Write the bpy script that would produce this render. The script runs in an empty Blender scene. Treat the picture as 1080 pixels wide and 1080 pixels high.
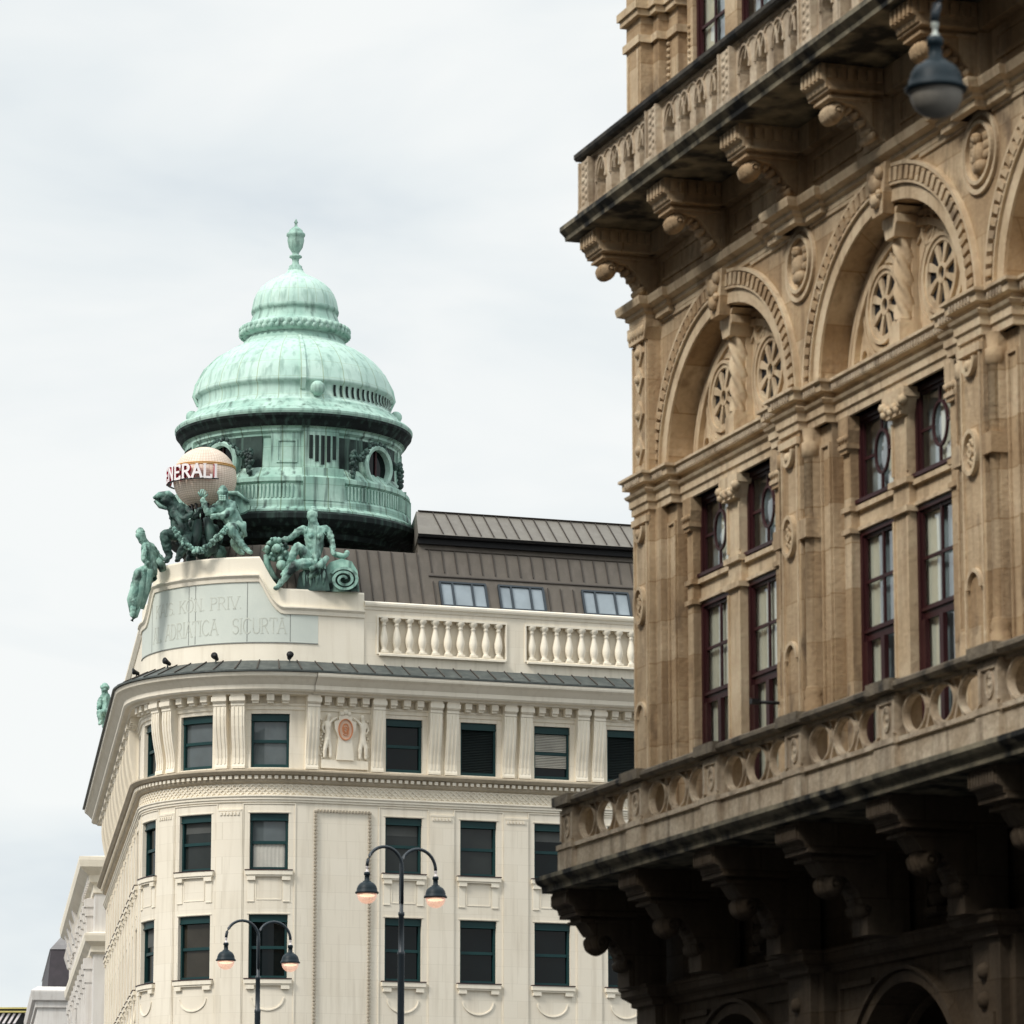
import bpy, bmesh, math, random
from mathutils import Vector, Matrix
random.seed(7)
R = math.radians
sc = bpy.context.scene
col = sc.collection

# ------------------------------------------------------------------ camera
FPX = 4400.0                       # focal length in pixels of a 1080 px wide picture
TILT = math.atan(850 / FPX)
EYE = 1.6
cd = bpy.data.cameras.new('camera'); cam = bpy.data.objects.new('camera', cd); col.objects.link(cam)
cam.location = (0, 0, EYE); cam.rotation_euler = (math.pi / 2 + TILT, 0, 0)
cd.sensor_width = 36; cd.lens = FPX / 1080 * 36; cd.clip_start = 0.5; cd.clip_end = 6000
cd.dof.use_dof = True; cd.dof.focus_distance = 146; cd.dof.aperture_fstop = cd.lens / 1000 / 0.042
sc.camera = cam

# ------------------------------------------------------------------ sky and sun
SUN_EL, SUN_AZ = 45.0, 228.0       # azimuth clockwise from +Y
w = bpy.data.worlds.new('World'); sc.world = w; w.use_nodes = True
nt = w.node_tree; nt.nodes.clear(); N = nt.nodes.new; L = nt.links.new
out = N('ShaderNodeOutputWorld'); mix = N('ShaderNodeMixShader'); L(mix.outputs[0], out.inputs[0])
sky = N('ShaderNodeTexSky'); sky.sky_type = 'NISHITA'; sky.sun_disc = False
sky.sun_elevation = R(SUN_EL); sky.sun_rotation = R(SUN_AZ)
b1 = N('ShaderNodeBackground'); b1.inputs[1].default_value = 0.10; L(sky.outputs[0], b1.inputs[0])
tc = N('ShaderNodeTexCoord'); mp = N('ShaderNodeMapping'); L(tc.outputs['Generated'], mp.inputs[0])
mp.inputs['Scale'].default_value = (3.2, 3.2, 9.0)
mp.inputs['Location'].default_value = (0.35, 0.1, 0.2)
nz = N('ShaderNodeTexNoise'); L(mp.outputs[0], nz.inputs[0]); nz.inputs['Scale'].default_value = 2.0
nz.inputs['Detail'].default_value = 5; nz.inputs['Roughness'].default_value = 0.5; nz.inputs['Distortion'].default_value = 0.3
cr = N('ShaderNodeValToRGB'); L(nz.outputs[0], cr.inputs[0])
cr.color_ramp.elements[0].position = 0.30; cr.color_ramp.elements[0].color = (0.67, 0.738, 0.79, 1)
cr.color_ramp.elements[1].position = 0.62; cr.color_ramp.elements[1].color = (0.935, 0.955, 0.945, 1)
e_ = cr.color_ramp.elements.new(0.46); e_.color = (0.825, 0.872, 0.885, 1)
sx = N('ShaderNodeSeparateXYZ'); L(tc.outputs['Generated'], sx.inputs[0])
zr = N('ShaderNodeMapRange'); L(sx.outputs[2], zr.inputs[0])      # overcast sky: brighter towards the zenith
zr.inputs[1].default_value = 0.40; zr.inputs[2].default_value = 1.0; zr.inputs[3].default_value = 1.0; zr.inputs[4].default_value = 2.2
b2 = N('ShaderNodeBackground'); L(cr.outputs[0], b2.inputs[0]); L(zr.outputs[0], b2.inputs[1])
mix.inputs[0].default_value = 0.94; L(b1.outputs[0], mix.inputs[1]); L(b2.outputs[0], mix.inputs[2])
sd = bpy.data.lights.new('sun', 'SUN'); sun = bpy.data.objects.new('sun', sd); col.objects.link(sun)
sd.energy = 2.45; sd.angle = R(14); sd.color = (1.0, 0.95, 0.88)
sv = Vector((math.sin(R(SUN_AZ)) * math.cos(R(SUN_EL)), math.cos(R(SUN_AZ)) * math.cos(R(SUN_EL)), math.sin(R(SUN_EL))))
sun.rotation_euler = sv.to_track_quat('Z', 'Y').to_euler(); sun.location = (-60, -60, 90)
sc.view_settings.view_transform = 'Standard'; sc.view_settings.look = 'None'
sc.view_settings.exposure = 0.04; sc.view_settings.gamma = 1.0
try: sc.view_settings.use_curve_mapping = False
except Exception: pass

# ------------------------------------------------------------------ helpers
def pray(u, v):
    x = (u - 540) / FPX; y = (540 - v) / FPX; c, s = math.cos(TILT), math.sin(TILT)
    return Vector((x, c - y * s, s + y * c))
def pt(u, v, Y):                   # point of the photograph at distance Y along the ground
    r = pray(u, v); k = Y / r.y
    return Vector((k * r.x, Y, EYE + k * r.z))

class MB:
    def __init__(s, mp=None): s.v = []; s.f = []; s.sm = []; s.mp = mp
    def add(s, vs, fs, smooth=False, mp=True):
        o = len(s.v)
        if s.mp and mp: vs = [s.mp(*p) for p in vs]
        s.v += [tuple(p) for p in vs]; s.f += [tuple(i + o for i in f) for f in fs]; s.sm += [smooth] * len(fs)
    def box(s, a0, a1, b0, b1, c0, c1):
        vs = [(a, b, c) for a in (a0, a1) for b in (b0, b1) for c in (c0, c1)]
        s.add(vs, [(0, 1, 3, 2), (4, 6, 7, 5), (0, 4, 5, 1), (2, 3, 7, 6), (0, 2, 6, 4), (1, 5, 7, 3)])
    def prism(s, poly, a, b, axis=1, smooth=False):
        # poly: 2-D points in the two other axes, extruded from a to b along axis
        n = len(poly)
        def P(p, q):
            return (q, p[0], p[1]) if axis == 0 else ((p[0], q, p[1]) if axis == 1 else (p[0], p[1], q))
        vs = [P(p, a) for p in poly] + [P(p, b) for p in poly]
        fs = [tuple(range(n)), tuple(range(2 * n - 1, n - 1, -1))]
        s.add(vs, fs); o = len(s.v) - 2 * n
        for i in range(n):
            j = (i + 1) % n
            s.f.append((o + i, o + j, o + n + j, o + n + i)); s.sm.append(smooth)
    def loft(s, rings, closed=False, smooth=False, caps=False):
        n = len(rings[0]); vs = [p for r in rings for p in r]; fs = []
        for i in range(len(rings) - 1):
            for j in range(n if closed else n - 1):
                k = (j + 1) % n
                fs.append((i * n + j, i * n + k, (i + 1) * n + k, (i + 1) * n + j))
        if caps: fs += [tuple(range(n)), tuple(range((len(rings) - 1) * n, len(rings) * n))]
        s.add(vs, fs, smooth)
    def lathe(s, prof, c=(0, 0), seg=32, smooth=True, a0=0, a1=360):
        full = abs(a1 - a0) >= 360; m = seg if full else seg + 1
        rings = []
        for r, z in prof:
            rings.append([(c[0] + r * math.cos(R(a0 + (a1 - a0) * i / seg)), c[1] + r * math.sin(R(a0 + (a1 - a0) * i / seg)), z) for i in range(m)])
        s.loft(rings, closed=full, smooth=smooth)
    def ball(s, c, r, seg=10, sq=(1, 1, 1)):
        rings = []
        for i in range(seg // 2 + 1):
            a = math.pi * i / (seg // 2); rr = max(math.sin(a), 0.001)
            rings.append([(c[0] + sq[0] * r * rr * math.cos(2 * math.pi * j / seg), c[1] + sq[1] * r * rr * math.sin(2 * math.pi * j / seg), c[2] - sq[2] * r * math.cos(a)) for j in range(seg)])
        s.loft(rings, closed=True, smooth=True)
    def tube(s, pts, r, seg=8, caps=True):
        pts = [Vector(p) for p in pts]; rings = []
        for i, p in enumerate(pts):
            d = (pts[min(i + 1, len(pts) - 1)] - pts[max(i - 1, 0)]).normalized()
            a = d.cross(Vector((0, 0, 1)) if abs(d.z) < 0.9 else Vector((1, 0, 0))).normalized(); b = d.cross(a)
            rr = r[i] if isinstance(r, (list, tuple)) else r
            rings.append([p + rr * (math.cos(2 * math.pi * j / seg) * a + math.sin(2 * math.pi * j / seg) * b) for j in range(seg)])
        s.loft(rings, closed=True, smooth=True, caps=caps)
    def ring(s, c, rx, rz, w, n0, n1, a0=0, a1=360, seg=36):
        # flat band round an ellipse in the facade plane (axis 0 and 2), thickness n0..n1 along axis 1
        m = int(seg * (a1 - a0) / 360) + 1; rs = []
        for i in range(m + 1):
            a = R(a0 + (a1 - a0) * i / m); ca, sa = math.cos(a), math.sin(a)
            A = (c[0] + rx * ca, c[1] + rz * sa); B = (c[0] + (rx + w) * ca, c[1] + (rz + w) * sa)
            rs.append([(A[0], n0, A[1]), (A[0], n1, A[1]), (B[0], n1, B[1]), (B[0], n0, B[1])])
        s.loft(rs, closed=True, caps=(a1 - a0 < 359.9))
    def build(s, name, mat, parent=None, loc=None):
        me = bpy.data.meshes.new(name); me.from_pydata(s.v, [], s.f)
        me.polygons.foreach_set('use_smooth', s.sm)
        bm = bmesh.new(); bm.from_mesh(me); bmesh.ops.recalc_face_normals(bm, faces=bm.faces); bm.to_mesh(me); bm.free()
        me.materials.append(mat)
        o = bpy.data.objects.new(name, me); col.objects.link(o)
        if parent: o.parent = parent
        if loc: o.location = loc
        return o

def tag(o, label=None, cat=None, group=None, kind=None):
    if label: o['label'] = label
    if cat: o['category'] = cat
    if group: o['group'] = group
    if kind: o['kind'] = kind
    return o
def empty(name, mat4, label, cat, group=None):
    o = bpy.data.objects.new(name, None); col.objects.link(o); o.matrix_world = mat4
    return tag(o, label, cat, group)
def frame(origin, xdir):
    x = Vector((xdir[0], xdir[1], 0)).normalized(); z = Vector((0, 0, 1)); y = z.cross(x)
    m = Matrix((x, y, z)).transposed().to_4x4(); m.translation = Vector(origin); return m

# ------------------------------------------------------------------ materials
def mat(name, c, c2=None, rough=0.85, scale=1.2, streak=None, streak_amt=0.0, brick=None, bump=0.3, bscale=25, spec=0.3, metal=0.0,
        grime=None, grime_pos=(0.5, 0.62), fine=0.12, polar=False):
    m = bpy.data.materials.new(name); m.use_nodes = True; t = m.node_tree; n = t.nodes.new; l = t.links.new
    p = t.nodes['Principled BSDF']; p.inputs['Roughness'].default_value = rough; p.inputs['Metallic'].default_value = metal
    p.inputs['Specular IOR Level'].default_value = spec
    tx = n('ShaderNodeTexCoord'); co = tx.outputs['Object']
    def noise(sc_, det=4, vec=None):
        q = n('ShaderNodeTexNoise'); q.inputs['Scale'].default_value = sc_; q.inputs['Detail'].default_value = det
        l(vec or co, q.inputs['Vector']); return q.outputs[0]
    def ramp(f, a, b):
        q = n('ShaderNodeMapRange'); q.inputs[1].default_value = a; q.inputs[2].default_value = b; l(f, q.inputs[0]); return q.outputs[0]
    def mixc(f, a, b, mode='MIX'):
        q = n('ShaderNodeMix'); q.data_type = 'RGBA'; q.blend_type = mode
        for i, x in ((6, a), (7, b)):
            if isinstance(x, tuple): q.inputs[i].default_value = x + (1,) if len(x) == 3 else x
            else: l(x, q.inputs[i])
        if isinstance(f, float): q.inputs[0].default_value = f
        else: l(f, q.inputs[0])
        return q.outputs[2]
    c2 = c2 or tuple(x * 0.8 for x in c)
    colr = mixc(ramp(noise(scale), 0.35, 0.65), c, c2)
    h = noise(bscale, 3)
    colr = mixc(fine, colr, h, 'OVERLAY')
    if brick:
        bw, bh, mort, dark, var = brick
        sp = n('ShaderNodeSeparateXYZ'); l(co, sp.inputs[0]); cb = n('ShaderNodeCombineXYZ')
        if polar:
            at = n('ShaderNodeMath'); at.operation = 'ARCTAN2'; l(sp.outputs[1], at.inputs[0]); l(sp.outputs[0], at.inputs[1])
            l(at.outputs[0], cb.inputs[0])
        else:
            ad = n('ShaderNodeMath'); ad.operation = 'MULTIPLY_ADD'; l(sp.outputs[1], ad.inputs[0]); ad.inputs[1].default_value = 0.83; l(sp.outputs[0], ad.inputs[2])
            l(ad.outputs[0], cb.inputs[0])
        l(sp.outputs[2], cb.inputs[1])
        bt = n('ShaderNodeTexBrick'); l(cb.outputs[0], bt.inputs['Vector']); bt.inputs['Scale'].default_value = 1
        bt.inputs['Brick Width'].default_value = bw; bt.inputs['Row Height'].default_value = bh; bt.inputs['Mortar Size'].default_value = mort
        bt.inputs['Mortar Smooth'].default_value = 0.3
        bt.inputs['Color1'].default_value = (1, 1, 1, 1); bt.inputs['Color2'].default_value = (var[0], var[1], var[2], 1)
        bt.inputs['Mortar'].default_value = (dark[0], dark[1], dark[2], 1); bt.inputs['Bias'].default_value = -0.2
        if polar: bt.offset = 0.0
        colr = mixc(1.0, colr, bt.outputs['Color'], 'MULTIPLY')
    if streak:
        mm = n('ShaderNodeMapping'); mm.inputs['Scale'].default_value = (5, 5, 0.45); l(co, mm.inputs[0])
        f = ramp(noise(1.0, 5, mm.outputs[0]), 0.5, 0.72)
        mu = n('ShaderNodeMath'); mu.operation = 'MULTIPLY'; mu.inputs[1].default_value = streak_amt; l(f, mu.inputs[0])
        colr = mixc(mu.outputs[0], colr, streak)
    if grime:
        mm = n('ShaderNodeMapping'); mm.inputs['Scale'].default_value = (1, 1, 0.7); l(co, mm.inputs[0])
        colr = mixc(ramp(noise(2.2, 6, mm.outputs[0]), *grime_pos), colr, grime)
    l(colr, p.inputs['Base Color'])
    if bump:
        bn = n('ShaderNodeBump'); bn.inputs['Strength'].default_value = bump; bn.inputs['Distance'].default_value = 0.03
        l(h, bn.inputs['Height']); l(bn.outputs[0], p.inputs['Normal'])
    return m
M = {}
M['opera'] = mat('opera sandstone', (0.64, 0.505, 0.34), (0.45, 0.33, 0.205), scale=0.9, grime=(0.15, 0.105, 0.068), grime_pos=(0.58, 0.74), streak=(0.16, 0.095, 0.05), streak_amt=0.55,
                 brick=(0.95, 0.62, 0.010, (0.66, 0.58, 0.48), (0.66, 0.56, 0.45)), bump=0.4, bscale=14, fine=0.2)
M['operapale'] = mat('pale carved sandstone', (0.69, 0.555, 0.38), (0.53, 0.40, 0.255), scale=1.5, streak=(0.18, 0.11, 0.06), streak_amt=0.5, bump=0.4, bscale=12, fine=0.25)
M['operashade'] = mat('shade darkened sandstone', (0.145, 0.11, 0.075), (0.095, 0.072, 0.05), scale=0.9, streak=(0.05, 0.035, 0.022), streak_amt=0.6,
                 brick=(0.95, 0.62, 0.012, (0.62, 0.55, 0.45), (0.74, 0.66, 0.56)), bump=0.35, bscale=14, fine=0.2)  # same sandstone as above, its colour darkened for shade under the lower balcony
M['balus'] = mat('weathered balustrade stone', (0.62, 0.52, 0.39), (0.45, 0.355, 0.25), scale=2.5, streak=(0.13, 0.09, 0.06), streak_amt=0.7, bump=0.5, bscale=14, fine=0.3)
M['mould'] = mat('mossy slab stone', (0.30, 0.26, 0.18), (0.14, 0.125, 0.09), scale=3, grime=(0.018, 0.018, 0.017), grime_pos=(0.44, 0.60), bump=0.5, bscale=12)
M['coping'] = mat('dark coping stone', (0.085, 0.075, 0.06), (0.04, 0.036, 0.03), scale=3, grime=(0.014, 0.014, 0.014), grime_pos=(0.45, 0.6), bump=0.5)
M['cope2'] = mat('grey brown coping stone', (0.24, 0.20, 0.145), (0.14, 0.115, 0.085), scale=3, grime=(0.03, 0.028, 0.024), grime_pos=(0.52, 0.66), bump=0.5)
M['redwood'] = mat('dark red window paint', (0.045, 0.010, 0.012), (0.03, 0.007, 0.008), rough=0.5, bump=0.05)
M['cream'] = mat('cream render', (0.84, 0.77, 0.645), (0.80, 0.73, 0.605), scale=0.35, streak=(0.58, 0.51, 0.40), streak_amt=0.45,
                 brick=(1.35, 0.58, 0.007, (0.86, 0.85, 0.83), (0.955, 0.945, 0.93)), bump=0.1, bscale=30, fine=0.05)
M['creamtrim'] = mat('cream trim', (0.87, 0.80, 0.67), (0.82, 0.75, 0.62), scale=0.8, streak=(0.6, 0.52, 0.40), streak_amt=0.28, bump=0.1, fine=0.06)
M['tan'] = mat('tan string course', (0.55, 0.47, 0.355), (0.45, 0.38, 0.28), scale=0.8, streak=(0.3, 0.25, 0.19), streak_amt=0.4, bump=0.15)
M['bead'] = mat('grey tan studs', (0.42, 0.37, 0.29), (0.36, 0.31, 0.24), bump=0.05)
M['panel'] = mat('pale marble panel', (0.63, 0.665, 0.60), (0.57, 0.61, 0.555), scale=0.9, bump=0.03, fine=0.04, rough=0.6)
M['carve'] = mat('incised letter grey', (0.50, 0.52, 0.455), (0.58, 0.60, 0.535), scale=3, bump=0.0)
M['joint'] = mat('panel joint grey', (0.27, 0.28, 0.26), bump=0.0)
M['green'] = mat('dark green window paint', (0.007, 0.042, 0.042), (0.006, 0.034, 0.036), rough=0.45, bump=0.03)
M['lead'] = mat('grey green gutter sheet', (0.085, 0.095, 0.09), (0.055, 0.065, 0.062), scale=2.5, rough=0.55, streak=(0.2, 0.22, 0.2), streak_amt=0.3, bump=0.1)
M['roof'] = mat('brown grey sheet roof', (0.128, 0.110, 0.090), (0.108, 0.093, 0.077), scale=1.5, rough=0.6, streak=(0.17, 0.145, 0.125), streak_amt=0.4, bump=0.06)
M['rooftop'] = mat('grey sheet roof', (0.19, 0.175, 0.15), (0.165, 0.15, 0.13), scale=1.5, rough=0.55, streak=(0.24, 0.225, 0.2), streak_amt=0.4, bump=0.06)
M['seam'] = mat('roof seam', (0.065, 0.055, 0.047), bump=0.0, rough=0.6)
M['copper'] = mat('green copper patina', (0.52, 0.69, 0.61), (0.43, 0.60, 0.53), scale=0.8, rough=0.7, streak=(0.16, 0.27, 0.225), streak_amt=0.6,
                  brick=(math.pi / 14, 0.62, 0.006, (0.70, 0.68, 0.56), (0.90, 0.95, 0.94)), polar=True, bump=0.12, bscale=8, fine=0.1)
M['copperplain'] = mat('worn copper patina', (0.43, 0.61, 0.525), (0.29, 0.46, 0.39), scale=1.6, rough=0.7, streak=(0.05, 0.085, 0.07), streak_amt=0.7, bump=0.2, bscale=8,
                  grime=(0.05, 0.075, 0.065), grime_pos=(0.63, 0.80))
M['copperdrum'] = mat('stained copper patina', (0.42, 0.60, 0.515), (0.24, 0.40, 0.335), scale=0.9, rough=0.7, streak=(0.035, 0.055, 0.05), streak_amt=0.9, bump=0.2, bscale=8,
                  brick=(math.pi / 16, 0.7, 0.006, (0.5, 0.5, 0.42), (0.85, 0.92, 0.9)), polar=True)
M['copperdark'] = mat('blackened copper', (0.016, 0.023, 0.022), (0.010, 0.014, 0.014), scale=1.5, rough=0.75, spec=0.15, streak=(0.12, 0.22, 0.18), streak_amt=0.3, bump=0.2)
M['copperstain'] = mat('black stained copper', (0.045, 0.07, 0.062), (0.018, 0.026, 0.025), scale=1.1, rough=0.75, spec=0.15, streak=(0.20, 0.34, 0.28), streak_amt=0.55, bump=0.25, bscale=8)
M['bronze'] = mat('verdigris bronze', (0.34, 0.52, 0.44), (0.17, 0.32, 0.27), scale=2.4, rough=0.6, streak=(0.02, 0.04, 0.036), streak_amt=0.85, bump=0.35, bscale=9,
                  grime=(0.02, 0.035, 0.032), grime_pos=(0.54, 0.68))
M['bronzedark'] = mat('dark bronze', (0.022, 0.036, 0.034), (0.06, 0.12, 0.10), scale=2.4, rough=0.55, streak=(0.012, 0.02, 0.02), streak_amt=0.7, bump=0.4, bscale=9)
M['globe'] = mat('beige globe sheet', (0.80, 0.68, 0.58), (0.72, 0.60, 0.50), scale=2, rough=0.6, bump=0.05,
                 brick=(math.pi / 30, 0.066, 0.0055, (0.50, 0.42, 0.34), (0.95, 0.93, 0.9)), polar=True)
M['gold'] = mat('dull gold', (0.62, 0.36, 0.12), rough=0.5, bump=0.05)
M['white'] = mat('white letter face', (0.85, 0.80, 0.80), (0.82, 0.76, 0.76), rough=0.5, bump=0.0)
M['red'] = mat('crimson letter side', (0.45, 0.02, 0.06), rough=0.5, bump=0.0)
M['terracotta'] = mat('terracotta', (0.66, 0.27, 0.13), (0.56, 0.23, 0.11), scale=6, bump=0.1)
M['iron'] = mat('blue grey lamp paint', (0.022, 0.034, 0.044), (0.018, 0.027, 0.036), rough=0.42, spec=0.5, bump=0.04)
M['ironblue'] = mat('blue grey lamp hood', (0.009, 0.021, 0.028), (0.007, 0.016, 0.022), rough=0.5, spec=0.25, bump=0.04)
M['black'] = mat('black metal and shadow black', (0.012, 0.012, 0.013), rough=0.5, bump=0.0)
M['darkroom'] = mat('unlit interior', (0.012, 0.012, 0.014), bump=0.0)
M['net'] = mat('grey net curtain', (0.42, 0.48, 0.50), (0.16, 0.19, 0.20), scale=1.6, bump=0.0)
M['curtain'] = mat('cream curtain', (0.90, 0.85, 0.70), (0.84, 0.78, 0.63), scale=2, bump=0.0)
M['blind'] = mat('pale slatted blind', (0.55, 0.53, 0.47), bump=0.0)
M['darkblind'] = mat('dark slatted blind', (0.022, 0.03, 0.03), bump=0.0, rough=0.5)
M['asphalt'] = mat('asphalt', (0.055, 0.055, 0.057), (0.045, 0.045, 0.047), scale=0.5, bump=0.3)
M['paving'] = mat('pavement stone', (0.22, 0.21, 0.2), (0.18, 0.17, 0.16), scale=0.5, bump=0.2)
M['whitewall'] = mat('off white render', (0.74, 0.71, 0.67), (0.66, 0.63, 0.59), scale=0.5, streak=(0.45, 0.4, 0.35), streak_amt=0.4, bump=0.15)
M['shadewall'] = mat('grey brown added shade block render', (0.13, 0.115, 0.10), (0.10, 0.09, 0.08), scale=.5, bump=0.1)
M['slate'] = mat('dark slate roof', (0.07, 0.06, 0.068), (0.05, 0.045, 0.05), scale=2, rough=0.6, bump=0.2)
M['slatepale'] = mat('grey slate roof', (0.20, 0.19, 0.185), (0.15, 0.14, 0.14), scale=2, rough=0.6, bump=0.2)
M['yellow'] = mat('yellow eaves paint', (0.62, 0.54, 0.20), bump=0.05)
M['brickred'] = mat('red brown masonry', (0.28, 0.12, 0.09), (0.42, 0.27, 0.18), scale=0.8, bump=0.2)
def glassmat(name, tint, clear, base=(0.02, 0.025, 0.027), rough=0.02, spec=0.5):
    m = bpy.data.materials.new(name); m.use_nodes = True; t = m.node_tree; n = t.nodes.new; l = t.links.new
    p = t.nodes['Principled BSDF']; p.inputs['Base Color'].default_value = base + (1,); p.inputs['Roughness'].default_value = rough
    p.inputs['Specular IOR Level'].default_value = spec
    tx = n('ShaderNodeTexCoord'); q = n('ShaderNodeTexNoise'); q.inputs['Scale'].default_value = 0.9; l(tx.outputs['Object'], q.inputs[0])
    bn = n('ShaderNodeBump'); bn.inputs['Strength'].default_value = 0.12; bn.inputs['Distance'].default_value = 0.05; l(q.outputs[0], bn.inputs['Height']); l(bn.outputs[0], p.inputs['Normal'])
    if clear > 0:
        tr = n('ShaderNodeBsdfTransparent'); tr.inputs[0].default_value = tint + (1,)
        ms = n('ShaderNodeMixShader'); fr = n('ShaderNodeMapRange'); lw = n('ShaderNodeLayerWeight'); lw.inputs[0].default_value = 0.5; l(lw.outputs['Facing'], fr.inputs[0]); fr.inputs[1].default_value = 0.2; fr.inputs[2].default_value = 1.0; fr.inputs[3].default_value = 0.06; fr.inputs[4].default_value = 0.55; gl2 = n('ShaderNodeBsdfGlossy'); gl2.inputs['Roughness'].default_value = rough; l(bn.outputs[0], gl2.inputs['Normal']); l(bn.outputs[0], lw.inputs['Normal'])
        l(fr.outputs[0], ms.inputs[0]); l(tr.outputs[0], ms.inputs[1]); l(gl2.outputs[0], ms.inputs[2]); l(ms.outputs[0], t.nodes['Material Output'].inputs[0])
    else:
        r = n('ShaderNodeTexNoise'); r.inputs['Scale'].default_value = 1.3; r.inputs['Detail'].default_value = 3; l(tx.outputs['Object'], r.inputs[0])
        mx = n('ShaderNodeMix'); mx.data_type = 'RGBA'; mx.inputs[6].default_value = base + (1,); mx.inputs[7].default_value = tuple(x * 0.45 for x in base) + (1,)
        l(r.outputs[0], mx.inputs[0]); l(mx.outputs[2], p.inputs['Base Color'])
    return m
M['glass'] = glassmat('dark window glass', (1, 1, 1), 0, (0.004, 0.008, 0.009), spec=0.22)
M['glassdim'] = glassmat('dim window glass', (1, 1, 1), 0, (0.030, 0.036, 0.034), spec=0.3)
M['glasswarm'] = glassmat('window glass with drawn curtain', (1, 1, 1), 0, (0.055, 0.048, 0.036), spec=0.3)
M['roller'] = mat('grey roller blind', (0.10, 0.105, 0.10), (0.08, 0.085, 0.08), bump=0.0)
M['glassgrey'] = glassmat('curtain and sky grey window glass', (1, 1, 1), 0, (0.13, 0.155, 0.16))  # grey base colour stands for reflected sky as well as curtains
M['glassclear'] = glassmat('clear window glass', (0.85, 0.9, 0.9), 0.74, (0.16, 0.185, 0.19))
M['glasssky'] = glassmat('skylight glass', (1, 1, 1), 0, (0.36, 0.42, 0.46))
def emat(name, c, e, strength):
    m = bpy.data.materials.new(name); m.use_nodes = True; p = m.node_tree.nodes['Principled BSDF']
    p.inputs['Base Color'].default_value = c + (1,); p.inputs['Emission Color'].default_value = e + (1,); p.inputs['Emission Strength'].default_value = strength
    p.inputs['Roughness'].default_value = 0.3
    return m
M['lamplit'] = emat('lit frosted lamp glass', (0.8, 0.72, 0.68), (1.0, 0.45, 0.30), 0.42)
t_ = M['lamplit'].node_tree; tr_ = t_.nodes.new('ShaderNodeBsdfTransparent'); ms_ = t_.nodes.new('ShaderNodeMixShader'); ms_.inputs[0].default_value = 0.45
t_.links.new(t_.nodes['Principled BSDF'].outputs[0], ms_.inputs[1]); t_.links.new(tr_.outputs[0], ms_.inputs[2]); t_.links.new(ms_.outputs[0], t_.nodes['Material Output'].inputs[0])
M['lampcore'] = emat('lit lamp', (0.8, 0.75, 0.7), (1.0, 0.72, 0.45), 1.6)
M['lampoff'] = mat('frosted lamp glass', (0.30, 0.275, 0.235), (0.25, 0.23, 0.20), rough=0.5, spec=0.25, bump=0.0, scale=6)

# ------------------------------------------------------------------ ground
g = MB(); g.box(-1500, 1500, -600, 2600, -0.5, 0); tag(g.build('road', M['asphalt']), kind='structure')

# ================================================================== STREET BLOCKS OPPOSITE (outside the picture; added to shade the opera's lower storeys)
def opposite(x1, y0, y1, h, label, m):
    o = empty('shade_block', Matrix.Translation((x1, y0, 0)), label, 'building'); d = y1 - y0
    b = MB(); b.box(-14, 0, 0, d, 0, h); b.build('wall', M[m], o)
    b = MB(); b.box(-14.3, .5, -.5, d + .5, h + .01, h + .6); b.box(-14.1, .3, -.3, d + .3, h * .33, h * .33 + .4); b.build('cornice', M[m], o)
    for k in range(int(h // 4)):
        for i in range(int(d // 3.2)):
            b = MB(); b.box(-.05, .06, 1 + i * 3.2, 2.4 + i * 3.2, 1 + k * 4.0, 3.4 + k * 4.0); b.build('window', M['glass'], o)
opposite(-14.5, -60, 66, 31, 'tall grey brown block added to shade the opera house, outside the left edge', 'shadewall')
opposite(-24, 70, 112, 15, 'lower cream block added opposite the opera house, outside the left edge', 'cream')

o_ = empty('shade_block', Matrix.Translation((-20, -62, 0)), 'dark grey block added far behind the viewer to cut low light', 'building')  # unseen block added to keep low light off the opera
b = MB(); b.box(0, 70, -14, 0, 0, 24); b.build('wall', M['shadewall'], o_); b = MB(); b.box(-.3, 70.3, -14.3, .4, 24.01, 24.6); b.build('cornice', M['shadewall'], o_)
for k in range(5):
    for i in range(19): b = MB(); b.box(2 + i * 3.5, 3.5 + i * 3.5, -.06, .05, 1.2 + k * 4.4, 3.7 + k * 4.4); b.build('window', M['glass'], o_)

# ================================================================== OPERA HOUSE
VP = (-945 - 540) / math.hypot(FPX, 850)
aw = Vector((VP, 1, 0)).normalized(); od = -aw
r0 = pray(669, 600); OO = Vector((r0.x, r0.y, 0)) * (62 / r0.y)
OM = frame((OO.x, OO.y, 0), (od.x, od.y))
opera = empty('opera_house', OM, 'brown sandstone opera house with arched windows and two projecting balconies at right', 'building')
def omb(): return MB(lambda s, n, z: (s, -n, z))
AX = [0.33 + 5.95 * k for k in range(5)]       # pier axes
BC = [3.33 + 5.95 * k for k in range(4)]       # bay centres
SE = 24.2                                        # facade length built
# plan outline of one pier, half, mirrored
half = [(0.33, 0.0), (0.33, -0.10), (0.56, -0.10), (0.56, -0.22), (0.95, -0.22), (0.95, -0.40), (1.12, -0.40), (1.12, -0.80)]
def pier_poly(ax, first=False, dn=0.0, ds=0.0):
    r = [(ax + x + (ds if x > .33 else ds), n + dn) for x, n in half]
    l_ = [(ax - 0.33, -0.8 + dn), (ax - 0.33, dn)] if first else [(2 * ax - s, n) for s, n in reversed(r)]
    return l_ + r
core = omb()
core.box(0.0, SE, -14, -0.80, 8.0, 24.5); core.build('wall', M['darkroom'], opera)
cl = omb(); cl.box(0.02, SE, -14, -4.0, 0, 7.99); cl.build('inner_wall', M['operashade'], opera)
endw = omb(); endw.box(-0.004, 0.34, -14, -0.81, 0, 24.6); endw.build('end_wall', M['opera'], opera)
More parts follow.
